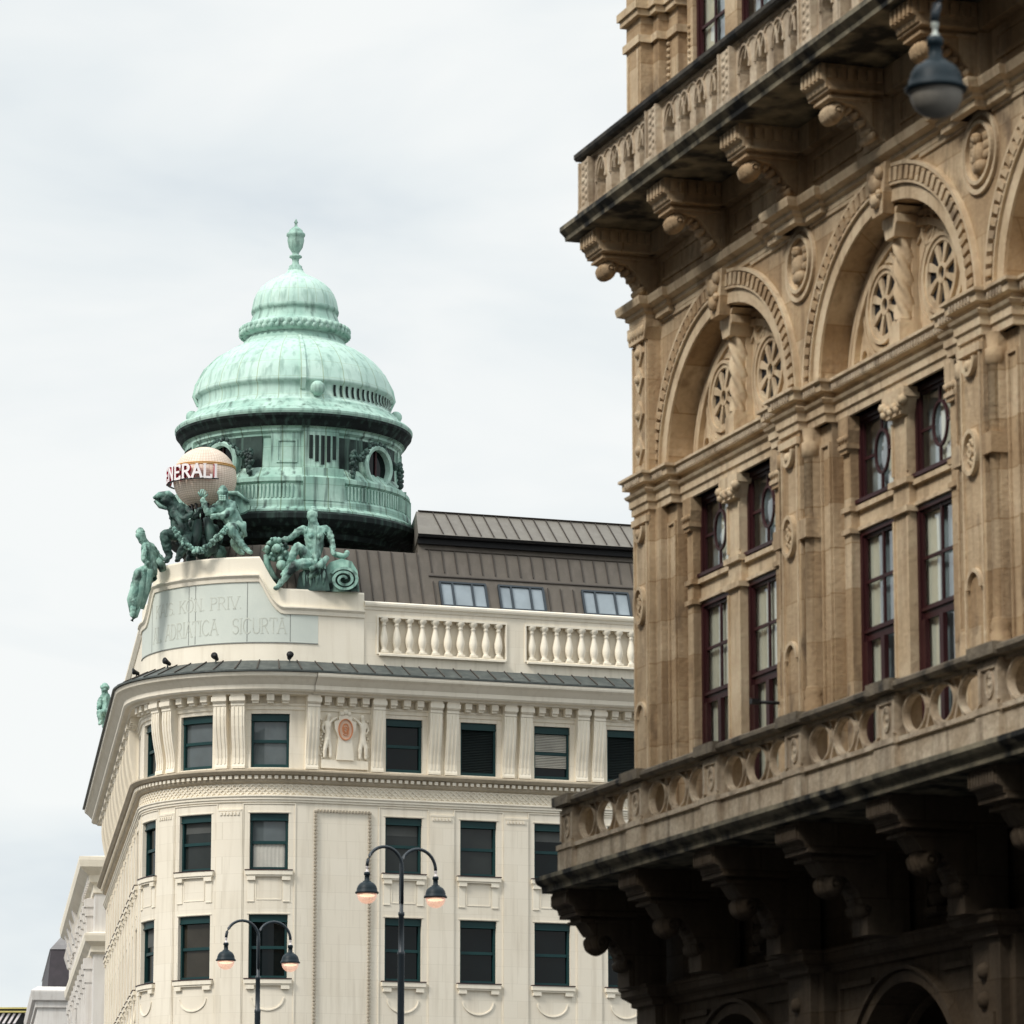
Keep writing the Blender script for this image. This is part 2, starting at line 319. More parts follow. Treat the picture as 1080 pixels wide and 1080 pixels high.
# piers of the main storey, each with pilaster carving, half columns
for k, ax in enumerate(AX[:4]):
    p = omb(); p.prism(pier_poly(ax, k == 0), 7.9, 13.5, 2)
    pr = p.build('pier', M['opera'], opera)
    h = omb()
    for sg in ((1,) if k == 0 else (1, -1)):
        c = (ax + sg * 0.45, -0.115)
        if k: h.lathe([(0.10, 9.95), (0.10, 13.1), (0.13, 13.12), (0.13, 13.3), (0.10, 13.32), (0.12, 13.5)], c, 12)
        if k: h.lathe([(0.14, 8.2), (0.14, 9.75), (0.12, 9.8), (0.135, 9.85), (0.11, 9.95)], c, 12)
        if k: h.box(c[0] - .14, c[0] + .14, -0.20, 0.035, 11.98, 12.24)
        # sunk-looking fillet lines on the second layer
        h.box(ax + sg * 0.60, ax + sg * 0.64, -0.215, -0.185, 8.2, 13.2); h.box(ax + sg * 0.88, ax + sg * 0.92, -0.215, -0.185, 8.2, 13.2)
        h.box(min(ax + sg * .60, ax + sg * .92), max(ax + sg * .60, ax + sg * .92), -0.215, -0.187, 13.2, 13.24)
    if h.v: h.build('half_column', M['opera'], pr)
    c = omb()
    # framed pilaster face, medallion, niche head, swag
    for x in (-0.29, 0.25): c.box(ax + x, ax + x + 0.035, -0.01, 0.03, 8.2, 13.35)
    c.ring((ax, 12.08), 0.16, 0.24, 0.055, -0.01, 0.07)
    c.ring((ax, 12.08), 0.02, 0.03, 0.04, -0.01, 0.06)
    for a in range(0, 360, 45): c.ball((ax + 0.09 * math.cos(R(a)), 0.01, 12.08 + 0.14 * math.sin(R(a))), 0.05, 6)
    c.ring((ax, 10.38), 0.17, 0.20, 0.05, -0.01, 0.05, 0, 180)
    c.ring((ax, 13.27), 0.13, 0.16, 0.07, -0.01, 0.07, 180, 360)
    c.ball((ax, 0.02, 13.17), 0.09, 8); c.box(ax - 0.33, ax + 0.33, -0.02, 0.05, 13.32, 13.42)
    c.build('pilaster_carving', M['operapale'], pr)
# jamb colonnettes and mullions
for k, b in enumerate(BC):
    for x in (-1.74, 1.74):
        j = omb(); s0 = b + x
        j.box(s0 - 0.115, s0 + 0.115, -0.62, -0.30, 8.0, 13.0)
        j.box(s0 - 0.15, s0 + 0.15, -0.62, -0.26, 11.9, 11.97); j.box(s0 - 0.15, s0 + 0.15, -0.62, -0.26, 12.2, 12.27)
        j.prism([(s0 - .115, 13.0), (s0 + .115, 13.0), (s0 + .17, 13.3), (s0 + .17, 13.5), (s0 - .17, 13.5), (s0 - .17, 13.3)], -0.62, -0.25, 1)
        j.box(s0 - .15, s0 + .15, -0.62, -0.225, 13.06, 13.12)
        for q in (-.1, 0, .1): j.ball((s0 + q, -0.25, 13.2), 0.055, 6)
        j.build('jamb_column', M['opera'], opera)
    m_ = omb()
    m_.box(b - 0.25, b + 0.25, -0.79, -0.32, 8.0, 13.15)
    for x in (-0.25, 0.20): m_.box(b + x, b + x + 0.05, -0.325, -0.295, 8.2, 11.8)
    for x in (-0.25, 0.20): m_.box(b + x, b + x + 0.05, -0.325, -0.295, 12.4, 13.1)
    for z in (11.86, 12.24): m_.box(b - 0.30, b + 0.30, -0.78, -0.26, z, z + 0.08)
    mo = m_.build('mullion', M['operapale'], opera)
    cp = omb()
    cp.prism([(b - .25, 13.15), (b + .25, 13.15), (b + .33, 13.36), (b + .36, 13.37), (b + .36, 13.5), (b - .36, 13.5), (b - .36, 13.37), (b - .33, 13.36)], -0.6, -0.22, 1)
    for q in range(6): cp.ball((b - .26 + .104 * q, -0.21, 13.22 + 0.05 * (q % 2)), 0.06, 6)
    for q in (-.31, .31): cp.ball((b + q, -0.22, 13.32), 0.075, 8)
    cp.build('capital', M['operapale'], mo)
    for sg in (-1, 1):
        a0, a1 = sorted((b + sg * 0.255, b + sg * 1.62))
        sp = omb(); sp.box(a0, a1, -0.78, -0.42, 11.93, 12.26); sp.box(a0, a1, -0.5, -0.36, 12.20, 12.27); sp.box(a0, a1, -0.5, -0.38, 11.93, 11.98)
        sp.build('window_ledge', M['operapale'], opera)
# windows (dark red wood)
def arch_rect(s0, s1, z0, z1, r=0.16):
    return None
def opera_window(s0, s1, upper, z0, z1, curtain):
    f = omb(); T = 0.075; n1, n0 = -0.42, -0.50
    f.box(s0, s0 + T, n0, n1, z0, z1); f.box(s1 - T, s1, n0, n1, z0, z1); f.box(s0 + T, s1 - T, n0, n1, z1 - T, z1); f.box(s0 + T, s1 - T, n0, n1, z0, z0 + T)
    t2 = 0.045
    f.box(s0 + T, s0 + T + t2, n0 + .01, n1 - .03, z0 + T, z1 - T); f.box(s1 - T - t2, s1 - T, n0 + .01, n1 - .04, z0 + T, z1 - T)
    f.box(s0 + T + t2, s1 - T - t2, n0 + .01, n1 - .04, z1 - T - t2, z1 - T)
    sb = omb(); c = (s0 + s1) / 2; m0, m1 = n0 + .01, n0 + .045
    if upper:
        zc = (z0 + z1) / 2
        sb.ring((c, zc), 0.20, 0.27, 0.04, m0, m1, seg=28)
        sb.box(c - .02, c + .02, m0, m1, z0 + T, zc - .30); sb.box(c - .02, c + .02, m0, m1, zc + .30, z1 - T)
        sb.box(s0 + T, c - .23, m0, m1, zc - .02, zc + .02); sb.box(c + .23, s1 - T, m0, m1, zc - .02, zc + .02)
        f.box(s0, s1, n0, n1 + .06, z0 - 0.0, z0 + 0.05)
    else:
        zt = z0 + (z1 - z0) * 0.60
        zt = z1 - 1.42
        f.box(s0 + T, s1 - T, n0 + .02, n1 - .04, zt - .09, zt + .09); f.box(s0 + T, s1 - T, n0 + .03, n1 - .01, zt + .02, zt + .06)
        sb.box(c - .022, c + .022, m0, m1, zt + .09, z1 - T); sb.box(s0 + T, s1 - T, m0, m1, (zt + z1) / 2 - .022, (zt + z1) / 2 + .022)
        sb.box(c - .06, c + .06, m0, m1 + .03, z0 + T, zt - .09); sb.box(s0 + T, s1 - T, m0, m1, z0 + .9, z0 + .96)
        sb.box(s0 + T, s0 + T + .12, m0, m1 + .03, z0 + T, zt - .09); sb.box(s1 - T - .12, s1 - T, m0, m1 + .03, z0 + T, zt - .09)
    wo = f.build('window', M['redwood'], opera); sb.build('glazing_bar', M['redwood'], wo)
    p = omb(); p.add([(s0 + .05, n0, z0 + .03), (s0 + .05, n0, z1 - .03), (s1 - .05, n0, z1 - .03), (s1 - .05, n0, z0 + .03)], [(0, 1, 2, 3)]); p.build('pane', M['glassclear'], wo)
    nb_ = omb(); nb_.box(s0 + .02, s1 - .02, n0 - .11, n0 - .10, z0 + .03, z1 - .03); nb_.build('net_curtain', M['net'], wo)
    if curtain:
        for (a, b) in curtain:
            cu = omb(); k = 40; rings = []
            for i in range(k + 1):
                s = s0 + (s1 - s0) * (a + (b - a) * i / k); n = n0 - 0.05 + 0.022 * math.sin(i * 1.3) + 0.01 * math.sin(i * 2.9)
                rings.append([(s, n, z0 + .04), (s, n, z1 - .04)])
            cu.loft(rings, smooth=True); cu.build('curtain', M['curtain'], wo)
cur = [[(0.02, 0.66)], [(0.02, 0.6), (0.84, 1.0)], [(0.02, 0.30)], [(0.0, 0.34), (.85, .99)], [(0.02, 0.4)], [(.5, .9)], [(0.1, 0.5)], None]
for k, b in enumerate(BC):
    for i, (x0, x1) in enumerate(((-1.625, -0.25), (0.25, 1.625))):
        opera_window(b + x0, b + x1, False, 8.0, 11.93, cur[k * 2 + i])
        opera_window(b + x0, b + x1, True, 12.30, 13.5, [(.42, .98)] if (k + i) % 2 == 0 else [(.55, .95)])
# entablature swept along the stepped plan
def outline(first_s=0.0, ns=-0.30, dn=0.0, pil=True):
    pl = [(first_s, -2.0), (first_s, 0.0 + dn), (0.66, 0.0 + dn)]
    pl += [(0.66, -0.14 + dn), (1.28, -0.14 + dn), (1.28, ns)]
    for ax in AX[1:4]:
        pl += [(ax - .95, ns), (ax - .95, -0.14 + dn), (ax - .33, -0.14 + dn), (ax - .33, dn), (ax + .33, dn), (ax + .33, -0.14 + dn), (ax + .95, -0.14 + dn), (ax + .95, ns)]
    return pl + [(SE, ns)]
def sweep_plan(mb, pl, prof):
    # mitred offsets of an open plan polyline; prof = [(offset, z)]
    def off(d):
        res = []
        for i, p in enumerate(pl):
            ns = []
            for a, b in ((i - 1, i), (i, i + 1)):
                if a >= 0 and b < len(pl):
                    dx, dy = pl[b][0] - pl[a][0], pl[b][1] - pl[a][1]; q = math.hypot(dx, dy); ns.append((-dy / q, dx / q))
            if len(ns) == 1: nx, ny = ns[0]
            else:
                sx_, sy_ = ns[0][0] + ns[1][0], ns[0][1] + ns[1][1]; q = 1 + ns[0][0] * ns[1][0] + ns[0][1] * ns[1][1]
                nx, ny = sx_ / q, sy_ / q
            res.append((p[0] + nx * d, p[1] + ny * d))
        return res
    mb.loft([[(x, y, z) for (x, y) in off(d)] for d, z in prof])
ent = omb(); pl = outline()
sweep_plan(ent, pl, [(0.0, 13.49), (0.03, 13.50), (0.03, 13.60), (0.06, 13.62), (0.06, 13.73), (0.10, 13.76), (0.12, 13.80), (0.05, 13.84), (0.05, 13.89), (0.14, 13.90), (0.14, 14.0), (0.19, 14.02), (0.19, 14.06), (-0.32, 14.07)])
eo = ent.build('entablature', M['operapale'], opera)
den = omb()
for i in range(len(pl) - 1):
    (x0, y0), (x1, y1) = pl[i], pl[i + 1]
    if abs(y1 - y0) < 1e-6 and x1 > x0:
        q = int((x1 - x0) / 0.085)
        for t in range(q):
            s = x0 + (t + .25) * (x1 - x0) / q; den.box(s, s + 0.042, y0 + 0.12, y0 + 0.165, 13.915, 13.985)
den.build('dentils', M['balus'], eo)
# arch storey
RX, RZ, ZS = 2.36, 1.93, 14.07
def arch_poly(s0, s1, c, rx, rz, zb, zt, k=40):
    P = [(s0, zb), (c - rx, zb)] + [(c - rx * math.cos(math.pi * i / k), zb + rz * math.sin(math.pi * i / k)) for i in range(1, k)] + [(c + rx, zb), (s1, zb), (s1, zt), (s0, zt)]
    return P
def medallion(b, z, parent, face):
    m_ = omb(); m_.ring((b, z), 0.36, 0.36, 0.05, -0.21, -0.13); m_.ring((b, z), 0.47, 0.47, 0.06, -0.21, -0.155); 
    mo = m_.build('medallion', M['operapale'], parent)
    d = omb(); d.prism([(b + .36 * math.cos(R(a)), z + .36 * math.sin(R(a))) for a in range(0, 360, 12)], -0.21, -0.19, 1)
    d.ball((b + .01, -0.13, z + .17), 0.085, 8); d.ball((b, -0.17, z - .02), 0.15, 8, (.8, .7, 1.2)); d.ball((b + .03, -0.16, z - .2), 0.13, 8, (1.3, .7, .8))
    for q in range(9): d.ball((b - .22 + .06 * (q % 3), -0.18, z + .16 - .1 * (q // 3)), 0.05, 6, (1, .7, 1.3)); d.ball((b + .15 + .05 * (q % 3), -0.18, z + .18 - .12 * (q // 3)), 0.05, 6, (1, .7, 1.3))
    d.build('carved_figure', M['opera'], mo)
for k, b in enumerate(BC):
    s0, s1 = AX[k], AX[k + 1]
    a = omb(); a.prism(arch_poly(s0, s1, b, RX, RZ, ZS, 16.6), -0.58, -0.20, 1); ao = a.build('arch', M['opera'], opera)
    v = omb(); v.ring((b, ZS), RX + .01, RZ + .01, 0.20, -0.21, -0.165, 0, 180, 72); v.ring((b, ZS), RX + .46, RZ + .46, 0.05, -0.21, -0.12, 0, 180, 72)
    v.ring((b, ZS), RX + .215, RZ + .215, 0.035, -0.21, -0.12, 0, 180, 72)
    v.build('archivolt', M['operapale'], ao)
    bl = omb(); q = 46
    for i in range(q):
        t = 180 * (i + .2) / q
        bl.ring((b, ZS), RX + .26, RZ + .26, 0.18, -0.21, -0.105, t, t + 180 / q * .6, 720)
    bl.build('dentil_ring', M['opera'], ao)
    key = omb(); key.prism([(b - .17, 15.85), (b + .17, 15.85), (b + .30, 16.52), (b - .30, 16.52)], -0.22, -0.05, 1)
    for q, z, r in ((0, 16.28, .15), (-.12, 16.4, .1), (.12, 16.4, .1), (0, 16.05, .12), (-.1, 16.12, .07), (.1, 16.12, .07)): key.ball((b + q, -0.03, z), r, 8, (1, .7, 1))
    key.build('keystone', M['opera'], ao)
    # tympanum with tracery
    ty = omb(); k2 = 40
    ty.prism([(b - RX - .02, ZS)] + [(b - RX * 1.005 * math.cos(math.pi * i / k2), ZS + RZ * 1.005 * math.sin(math.pi * i / k2)) for i in range(k2 + 1)], -0.70, -0.585, 1)
    to = ty.build('tympanum', M['operapale'], opera)
    tr = omb()
    tr.ring((b, ZS), RX - .42, RZ - .30, 0.10, -0.59, -0.50, 0, 180, 60); tr.ring((b, ZS), RX - .22, RZ - .16, 0.07, -0.59, -0.53, 0, 180, 60)
    for sg in (-1, 1):
        c = (b + sg * 0.92, 14.90)
        for rr, wd, nn in ((0.50, .05, -.50), (0.58, .09, -.54), (0.72, .05, -.55)): tr.ring(c, rr, rr * .97, wd, -0.59, nn)
        tr.ring((b + sg * .52, 15.60), .17, .17, .05, -0.59, -0.53); tr.ring((b + sg * 1.62, 14.30), .10, .12, .04, -0.59, -0.53); tr.ring((b + sg * .40, 14.22), .08, .08, .03, -0.59, -.54)
        tr.ring((b + sg * .62, 14.1), 1.05, 1.55, .05, -0.59, -0.55, 35 if sg > 0 else 60, 120 if sg > 0 else 145)
    tr.build('tracery', M['operapale'], to)
    for sg in (-1, 1):
        c = (b + sg * 0.92, 14.90)
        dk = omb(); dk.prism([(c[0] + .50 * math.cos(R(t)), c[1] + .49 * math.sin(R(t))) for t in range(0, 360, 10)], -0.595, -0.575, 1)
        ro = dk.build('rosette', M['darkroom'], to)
        # eight spokes, hub ring and round petal heads
        sp = omb(); sp.ring(c, 0.09, 0.09, 0.05, -0.585, -0.53, seg=20)
        for i in range(8):
            t = R(45 * i + 22.5); u_ = (math.cos(t), math.sin(t)); n_ = (-u_[1], u_[0])
            A, B, wd = 0.13, 0.46, 0.033
            pl4 = [(c[0] + u_[0] * A + n_[0] * wd * .8, c[1] + u_[1] * A + n_[1] * wd * .8), (c[0] + u_[0] * B + n_[0] * wd * 1.9, c[1] + u_[1] * B + n_[1] * wd * 1.9),
                   (c[0] + u_[0] * B - n_[0] * wd * 1.9, c[1] + u_[1] * B - n_[1] * wd * 1.9), (c[0] + u_[0] * A - n_[0] * wd * .8, c[1] + u_[1] * A - n_[1] * wd * .8)]
            sp.prism(pl4, -0.585, -0.535, 1)
        sp.ring(c, 0.43, 0.42, 0.075, -0.585, -0.525)
        sp.build('rosette_tracery', M['operapale'], to)
    tw = omb(); rings = []; k3 = 60
    for i in range(k3 + 1):
        z = 14.46 + 1.10 * i / k3
        rings.append([(b + (0.125 + 0.028 * math.cos(4 * (a2 - 5.5 * i / k3))) * math.cos(a2), -0.42 + (0.125 + 0.028 * math.cos(4 * (a2 - 5.5 * i / k3))) * math.sin(a2), z) for a2 in [2 * math.pi * j / 24 for j in range(24)]])
    tw.loft(rings, closed=True, smooth=True)
    tw.box(b - .17, b + .17, -0.585, -0.26, 14.08, 14.40); tw.box(b - .14, b + .14, -.585, -.29, 14.40, 14.46); tw.box(b - .13, b + .13, -.585, -.48, 14.46, 15.6)
    tw.prism([(b - .14, 15.56), (b + .14, 15.56), (b + .2, 15.72), (b + .24, 15.74), (b + .24, 15.84), (b + .2, 15.86), (b + .28, 15.95), (b - .28, 15.95), (b - .2, 15.86), (b - .24, 15.84), (b - .24, 15.74), (b - .2, 15.72)], -0.6, -0.22, 1)
    tw.build('twisted_column', M['operapale'], to)
    medallion(AX[k + 1], 15.93, opera, k)
    # raised spandrel border
    for sg in (-1, 1):
        sb = omb(); s = b + sg * 2.62
        sb.box(min(s, b + sg * 1.1), max(s, b + sg * 1.1), -0.21, -0.17, 16.36, 16.41)
        sb.box(min(s, b + sg * 1.1), max(s, b + sg * 1.1), -0.21, -0.18, 16.44, 16.48)
        sb.build('spandrel_moulding', M['operapale'], opera)
cs = omb(); cs.box(0.0, 0.66, -0.58, 0.0, 14.07, 16.45)
co_ = cs.build('corner_pilaster', M['opera'], opera)
cc = omb()
for x in (0.02, 0.60): cc.box(x, x + .04, -.01, .03, 14.1, 16.1)
for z in (14.45, 15.0, 15.55, 15.95):
    cc.prism([(.33, z - .22), (.5, z), (.33, z + .22), (.16, z)], -.01, .04, 1); cc.ball((.33, .03, z), .08, 8)
for z in (14.2, 14.75, 15.3, 15.8): cc.box(-.03, .03, -.4, -.02, z, z + .12)
cc.prism([(-.0, 16.12), (.66, 16.12), (.74, 16.30), (.76, 16.40), (-.08, 16.40), (-.06, 16.30)], -.3, .07, 1)
for q in range(5): cc.ball((.06 + .135 * q, .07, 16.26), .07, 6, (1, .7, 1.3))
for q in range(3): cc.ball((-.04, -.05 - .12 * q, 16.26), .065, 6, (.8, 1, 1.3))
cc.build('pilaster_carving', M['operapale'], co_)
# string course over the arches
st = omb(); pl2 = outline(0.0, -0.20, 0.02)
sweep_plan(st, pl2, [(-.05, 16.40), (.03, 16.42), (.03, 16.50), (.08, 16.53), (.08, 16.58), (.18, 16.62), (.20, 16.70), (.20, 16.74), (-.25, 16.80)])
st.build('string_course', M['operapale'], opera)
# frieze wall under the upper balcony
fz = omb(); fz.box(0.0, SE, -0.78, -0.12, 16.6, 17.74)
for j in range(9):
    s = 0.4 + 2.975 * j; fz.box(s - .36, s + .36, -0.12, -0.0, 16.76, 17.4)
    if j < 8:
        fz.box(s + .62, s + 2.35, -0.12, -0.085, 16.92, 16.97); fz.box(s + .62, s + 2.35, -0.12, -0.085, 17.22, 17.27)
        fz.box(s + .62, s + .67, -0.12, -0.085, 16.97, 17.22); fz.box(s + 2.30, s + 2.35, -0.12, -0.085, 16.97, 17.22)
    fz.box(s + .36, s + 2.615, -0.12, 0.02, 17.38, 17.73)
fz.build('frieze', M['opera'], opera)
def curl(mb, s, n, z, r, wd):
    # acanthus curl seen end on: ribbed roll swelling in the middle, small volute eye on the side
    prof = []
    for i in range(21):
        f = i / 20; x = -wd + 2 * wd * f
        prof.append((x, r * (.72 + .30 * math.sin(math.pi * f) + (.07 if i % 4 in (1, 2) else -.05))))
    rings = [[(s + x, n + q * math.cos(R(t)) * (1 + .06 * math.sin(R(t * 5))), z + q * math.sin(R(t)) * (1.05 + .05 * math.cos(R(t * 4)))) for t in range(0, 360, 18)] for x, q in prof]
    mb.loft(rings, closed=True, smooth=True, caps=True)
    mb.loft([[(s + wd + x, n + r * q * math.cos(R(t)), z + r * q * math.sin(R(t))) for t in range(0, 360, 24)] for x, q in ((-.03, .5), (.015, .5), (.02, .42), (-.0, .40), (-.0, .2), (.03, .15))], closed=True, caps=True)
def up_bracket(s):
    b = omb(); h, h2 = 0.33, 0.225
    b.prism([(-0.1, 17.735), (.90, 17.735), (.90, 17.52), (.85, 17.49), (.83, 17.42), (.78, 17.40), (-.1, 17.40)], s - h, s + h, 0)
    b.prism([(-0.1, 17.405), (.76, 17.405), (.74, 17.30), (.70, 17.27), (.52, 17.25), (.36, 17.22), (.24, 17.12), (.15, 16.98), (.08, 16.9), (.02, 16.78), (-.1, 16.78)], s - h2, s + h2, 0)
    o = b.build('bracket', M['opera'], opera)
    d = omb()
    for q in range(5): d.box(s - h + .03 + q * .13, s - h + .10 + q * .13, .89, .935, 17.53, 17.70)
    for q in range(6): d.box(s + h - .01, s + h + .045, .05 + q * .14, .12 + q * .14, 17.53, 17.68)
    d.box(s - h - .03, s + h + .03, -.05, .80, 17.38, 17.42); d.box(s - h2 - .04, s + h2 + .04, -.05, .77, 17.29, 17.325)
    curl(d, s, .62, 17.15, .125, h2 * .98); curl(d, s, .10, 16.86, .06, h2 * 1.05)
    for q in range(5): d.ball((s, .50 - .09 * q, (17.235, 17.21, 17.14, 17.04, 16.93)[q]), .07, 6, (2.6, 1, .8))
    d.build('scroll', M['opera'], o)
for j in range(8): up_bracket(0.53 + 2.95 * j)
sl = omb()
sl.prism([(-.7, 17.74), (1.05, 17.74), (1.06, 17.80), (1.10, 17.84), (1.14, 17.88), (1.14, 17.95), (-.7, 17.97)], -0.12, SE, 0)
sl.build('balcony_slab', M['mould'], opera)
# upper balustrade: pointed arcade between carved pedestals
ub = omb(); ub.box(0.08, SE, 0.58, 0.86, 17.96, 18.14); ub.box(0.08, SE, .60, .82, 18.93, 18.98)
ubo = ub.build('upper_balustrade', M['balus'], opera)
PS = [0.31 + 2.95 * j for j in range(9)]
for j, s in enumerate(PS):
    p = omb(); p.box(s - .23, s + .23, .56, .88, 18.14, 18.93); p.box(s - .27, s + .27, .54, .91, 18.14, 18.2)
    for z in (18.27, 18.38, 18.5, 18.62, 18.73, 18.84): p.ball((s - .07, .88, z), .06, 6, (1, .35, .8)); p.ball((s + .07, .88, z + .05), .06, 6, (1, .35, .8))
    p.box(s - .23, s - .18, .88, .91, 18.2, 18.93); p.box(s + .18, s + .23, .88, .91, 18.2, 18.93)
    p.build('pedestal', M['balus'], ubo)
    if j < 8:
        a0, a1 = s + .23, s + 2.95 - .23; cw = (a1 - a0) / 4
        ar = omb()
        for i in range(4):
            c = a0 + cw * (i + .5); P = [(c - cw / 2, 18.14), (c - .19, 18.14), (c - .19, 18.56)]
            for t in range(1, 8): 
                f = t / 8; P.append((c - .19 * (1 - f) ** 0.75, 18.56 + .26 * f ** 0.8))
            P.append((c, 18.84))
            P += [(2 * c - x, z) for x, z in reversed(P[1:-1])]
            P += [(c + cw / 2, 18.14), (c + cw / 2, 18.93), (c - cw / 2, 18.93)]
            ar.prism(P, .62, .80, 1)
            ar.box(c - .235, c - .19, .60, .83, 18.50, 18.56); ar.box(c + .19, c + .235, .60, .83, 18.50, 18.56)
            ar.box(c - .235, c - .19, .60, .83, 18.14, 18.22); ar.box(c + .19, c + .235, .60, .83, 18.14, 18.22)
            ar.ring((c, 18.52), .20, .33, .03, .79, .825, 0, 180, 24)
            ar.ring((c + cw / 2, 18.52), cw * .44, .36, .03, .795, .82, 20 if i == 3 else 0, 160 if i < 3 else 180, 24) if i < 3 else None
        ar.build('arcade', M['balus'], ubo)
uc = omb(); uc.prism([(.55, 18.98), (.92, 18.98), (.95, 19.02), (.95, 19.08), (.88, 19.12), (.6, 19.13)], 0.0, SE, 0); uc.build('coping', M['coping'], ubo)
# upper storey
us = omb(); up = [( -0.02, 0.10)]
def upier(ax, first):
    hh = [(0.30, 0.08), (0.30, -0.12), (.55, -.12), (.55, -.28), (.98, -.28), (.98, -.45), (1.14, -.45), (1.14, -.8)]
    r = [(ax + x, n) for x, n in hh]
    return ([(ax - .33, -.8), (ax - .33, .08)] if first else [(2 * ax - s, n) for s, n in reversed(r)]) + r
for k, ax in enumerate(AX[:4]):
    p = omb(); p.prism(upier(ax, k == 0), 17.96, 24.4, 2); po = p.build('upper_pier', M['opera'], opera)
    c = omb()
    for z0, z1, pj in ((20.78, 20.9, .05), (21.2, 21.3, .08), (21.3, 21.42, .12)):
        for dx, nn in ((.30, .08), (.55, -.12), (.98, -.28)):
            c.box(ax - (.33 if k == 0 else dx) - pj, ax + dx + pj, -.6, nn + pj, z0, z1)
    for i in range(12): c.ball((ax - .33, .0 - .05 * (i % 2), 19.3 + i * .17), .05, 6)
    for x in (-.25, .2): c.box(ax + x, ax + x + .05, .07, .11, 18.3, 20.7)
    for i in range(26): c.ball((ax + .60, -.27, 18.3 + i * .1), .045, 6)
    c.build('pilaster_moulding', M['operapale'], po)
for k, b in enumerate(BC):
    for i, (x0, x1) in enumerate(((-1.6, -0.25), (0.25, 1.6))):
        opera_window(b + x0, b + x1, False, 18.0, 21.4, [(0.05, .4)] if i == 0 else None)
    m_ = omb(); m_.box(b - .25, b + .25, -.79, -.35, 17.97, 24.4); m_.box(b - 1.84, b - 1.605, -.79, -.36, 17.97, 24.4); m_.box(b + 1.605, b + 1.84, -.79, -.36, 17.97, 24.4); m_.box(b - 1.6, b - .255, -.79, -.4, 21.4, 24.4); m_.box(b + .255, b + 1.6, -.79, -.4, 21.4, 24.4)
    for i in range(26): m_.ball((b - 1.74, -.36, 18.3 + i * .1), .045, 6)
    m_.build('upper_wall', M['opera'], opera)
tp = omb(); tp.prism([(-.8, 24.4), (.3, 24.4), (.5, 24.7), (.8, 24.8), (.8, 25.0), (-.8, 25.1)], -.4, SE, 0); tp.box(-.4, SE, -14, -.8, 24.62, 25.05); tp.build('main_cornice', M['opera'], opera)
# lower balcony
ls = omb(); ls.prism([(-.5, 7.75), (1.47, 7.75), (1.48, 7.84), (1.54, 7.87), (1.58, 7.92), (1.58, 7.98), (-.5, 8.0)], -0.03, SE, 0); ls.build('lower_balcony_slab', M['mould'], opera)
lb = omb(); lb.box(.2, SE, .93, 1.22, 7.99, 8.38); lb.box(.18, SE, .90, 1.26, 8.38, 8.44); lb.box(.22, SE, .97, 1.18, 8.95, 9.0)
lbo = lb.build('lower_balustrade', M['balus'], opera)
for j in range(9):
    s = 0.48 + 2.95 * j
    p = omb(); p.box(s - .27, s + .27, .90, 1.24, 8.44, 8.99); p.box(s - .31, s + .31, .86, 1.29, 7.995, 8.37); p.box(s - .33, s + .33, .84, 1.31, 8.37, 8.445)
    p.box(s - .27, s - .20, 1.24, 1.27, 8.5, 8.95); p.box(s + .20, s + .27, 1.24, 1.27, 8.5, 8.95); p.box(s - .2, s + .2, 1.24, 1.27, 8.88, 8.95)
    p.ring((s, 8.70), .08, .13, .03, 1.235, 1.262, seg=16)
    for z in (8.60, 8.70, 8.80): p.ball((s, 1.24, z), .05, 6, (1.2, .4, .8))
    p.build('pedestal', M['balus'], lbo)
    if j < 8:
        rg = omb(); a0, a1 = s + .27, s + 2.95 - .27; q = (a1 - a0) / 3
        for i in range(3):
            c = a0 + q * (i + .5); rg.ring((c, 8.70), .31, .21, .04, 1.09, 1.165, seg=32)
            rg.ring((c, 8.70), .325, .225, .022, 1.16, 1.185, seg=32)
        for i in range(4):
            c = a0 + q * i
            for sg in (-1, 1):
                if (i == 0 and sg < 0) or (i == 3 and sg > 0): continue
                for z0, z1 in ((8.71, 8.95), (8.69, 8.445)):
                    x1 = c + sg * .15; rg.prism([(c - .025, z0), (c + .025, z0), (x1 + .03, z1), (x1 - .03, z1)], 1.08, 1.15, 1)
        rg.build('ring_tracery', M['balus'], lbo)
lc = omb(); lc.prism([(.88, 9.0), (1.29, 9.0), (1.33, 9.05), (1.33, 9.10), (1.25, 9.14), (.92, 9.15)], 0.10, SE, 0)
for j in range(9): s = 0.48 + 2.95 * j; lc.box(s - .36, s + .36, .82, 1.37, 9.012, 9.152)
lc.build('coping', M['cope2'], lbo)
def low_bracket(s):
    b = omb(); h, h2 = 0.37, 0.25
    b.prism([(-.2, 7.745), (1.36, 7.745), (1.36, 7.52), (1.28, 7.49), (1.26, 7.42), (1.18, 7.40), (-.2, 7.40)], s - h, s + h, 0)
    b.prism([(-.2, 7.405), (1.16, 7.405), (1.12, 7.33), (1.06, 7.30), (.98, 7.18), (.92, 7.10), (.70, 7.08), (.58, 7.0), (.50, 6.88), (.44, 6.74), (.38, 6.70), (.38, 6.36), (-.2, 6.36)], s - h2, s + h2, 0)
    o = b.build('lower_bracket', M['operashade'], opera)
    d = omb()
    for q in range(9): d.box(s - h + .02 + q * .08, s - h + .06 + q * .08, 1.35, 1.385, 7.54, 7.70)
    d.box(s - h - .02, s + h + .02, .3, 1.24, 7.36, 7.41); d.box(s - h2 - .05, s + h2 + .05, .3, 1.15, 7.27, 7.315)
    curl(d, s, .80, 6.99, .155, h2 * .98); curl(d, s, .40, 6.68, .09, h2 * 1.1)
    for q in range(4): d.ball((s, .68 - .08 * q, (7.07, 7.02, 6.93, 6.82)[q]), .07, 6, (3, 1, .8))
    d.build('scroll', M['operashade'], o)
for j in range(8): low_bracket(0.48 + 2.95 * j)
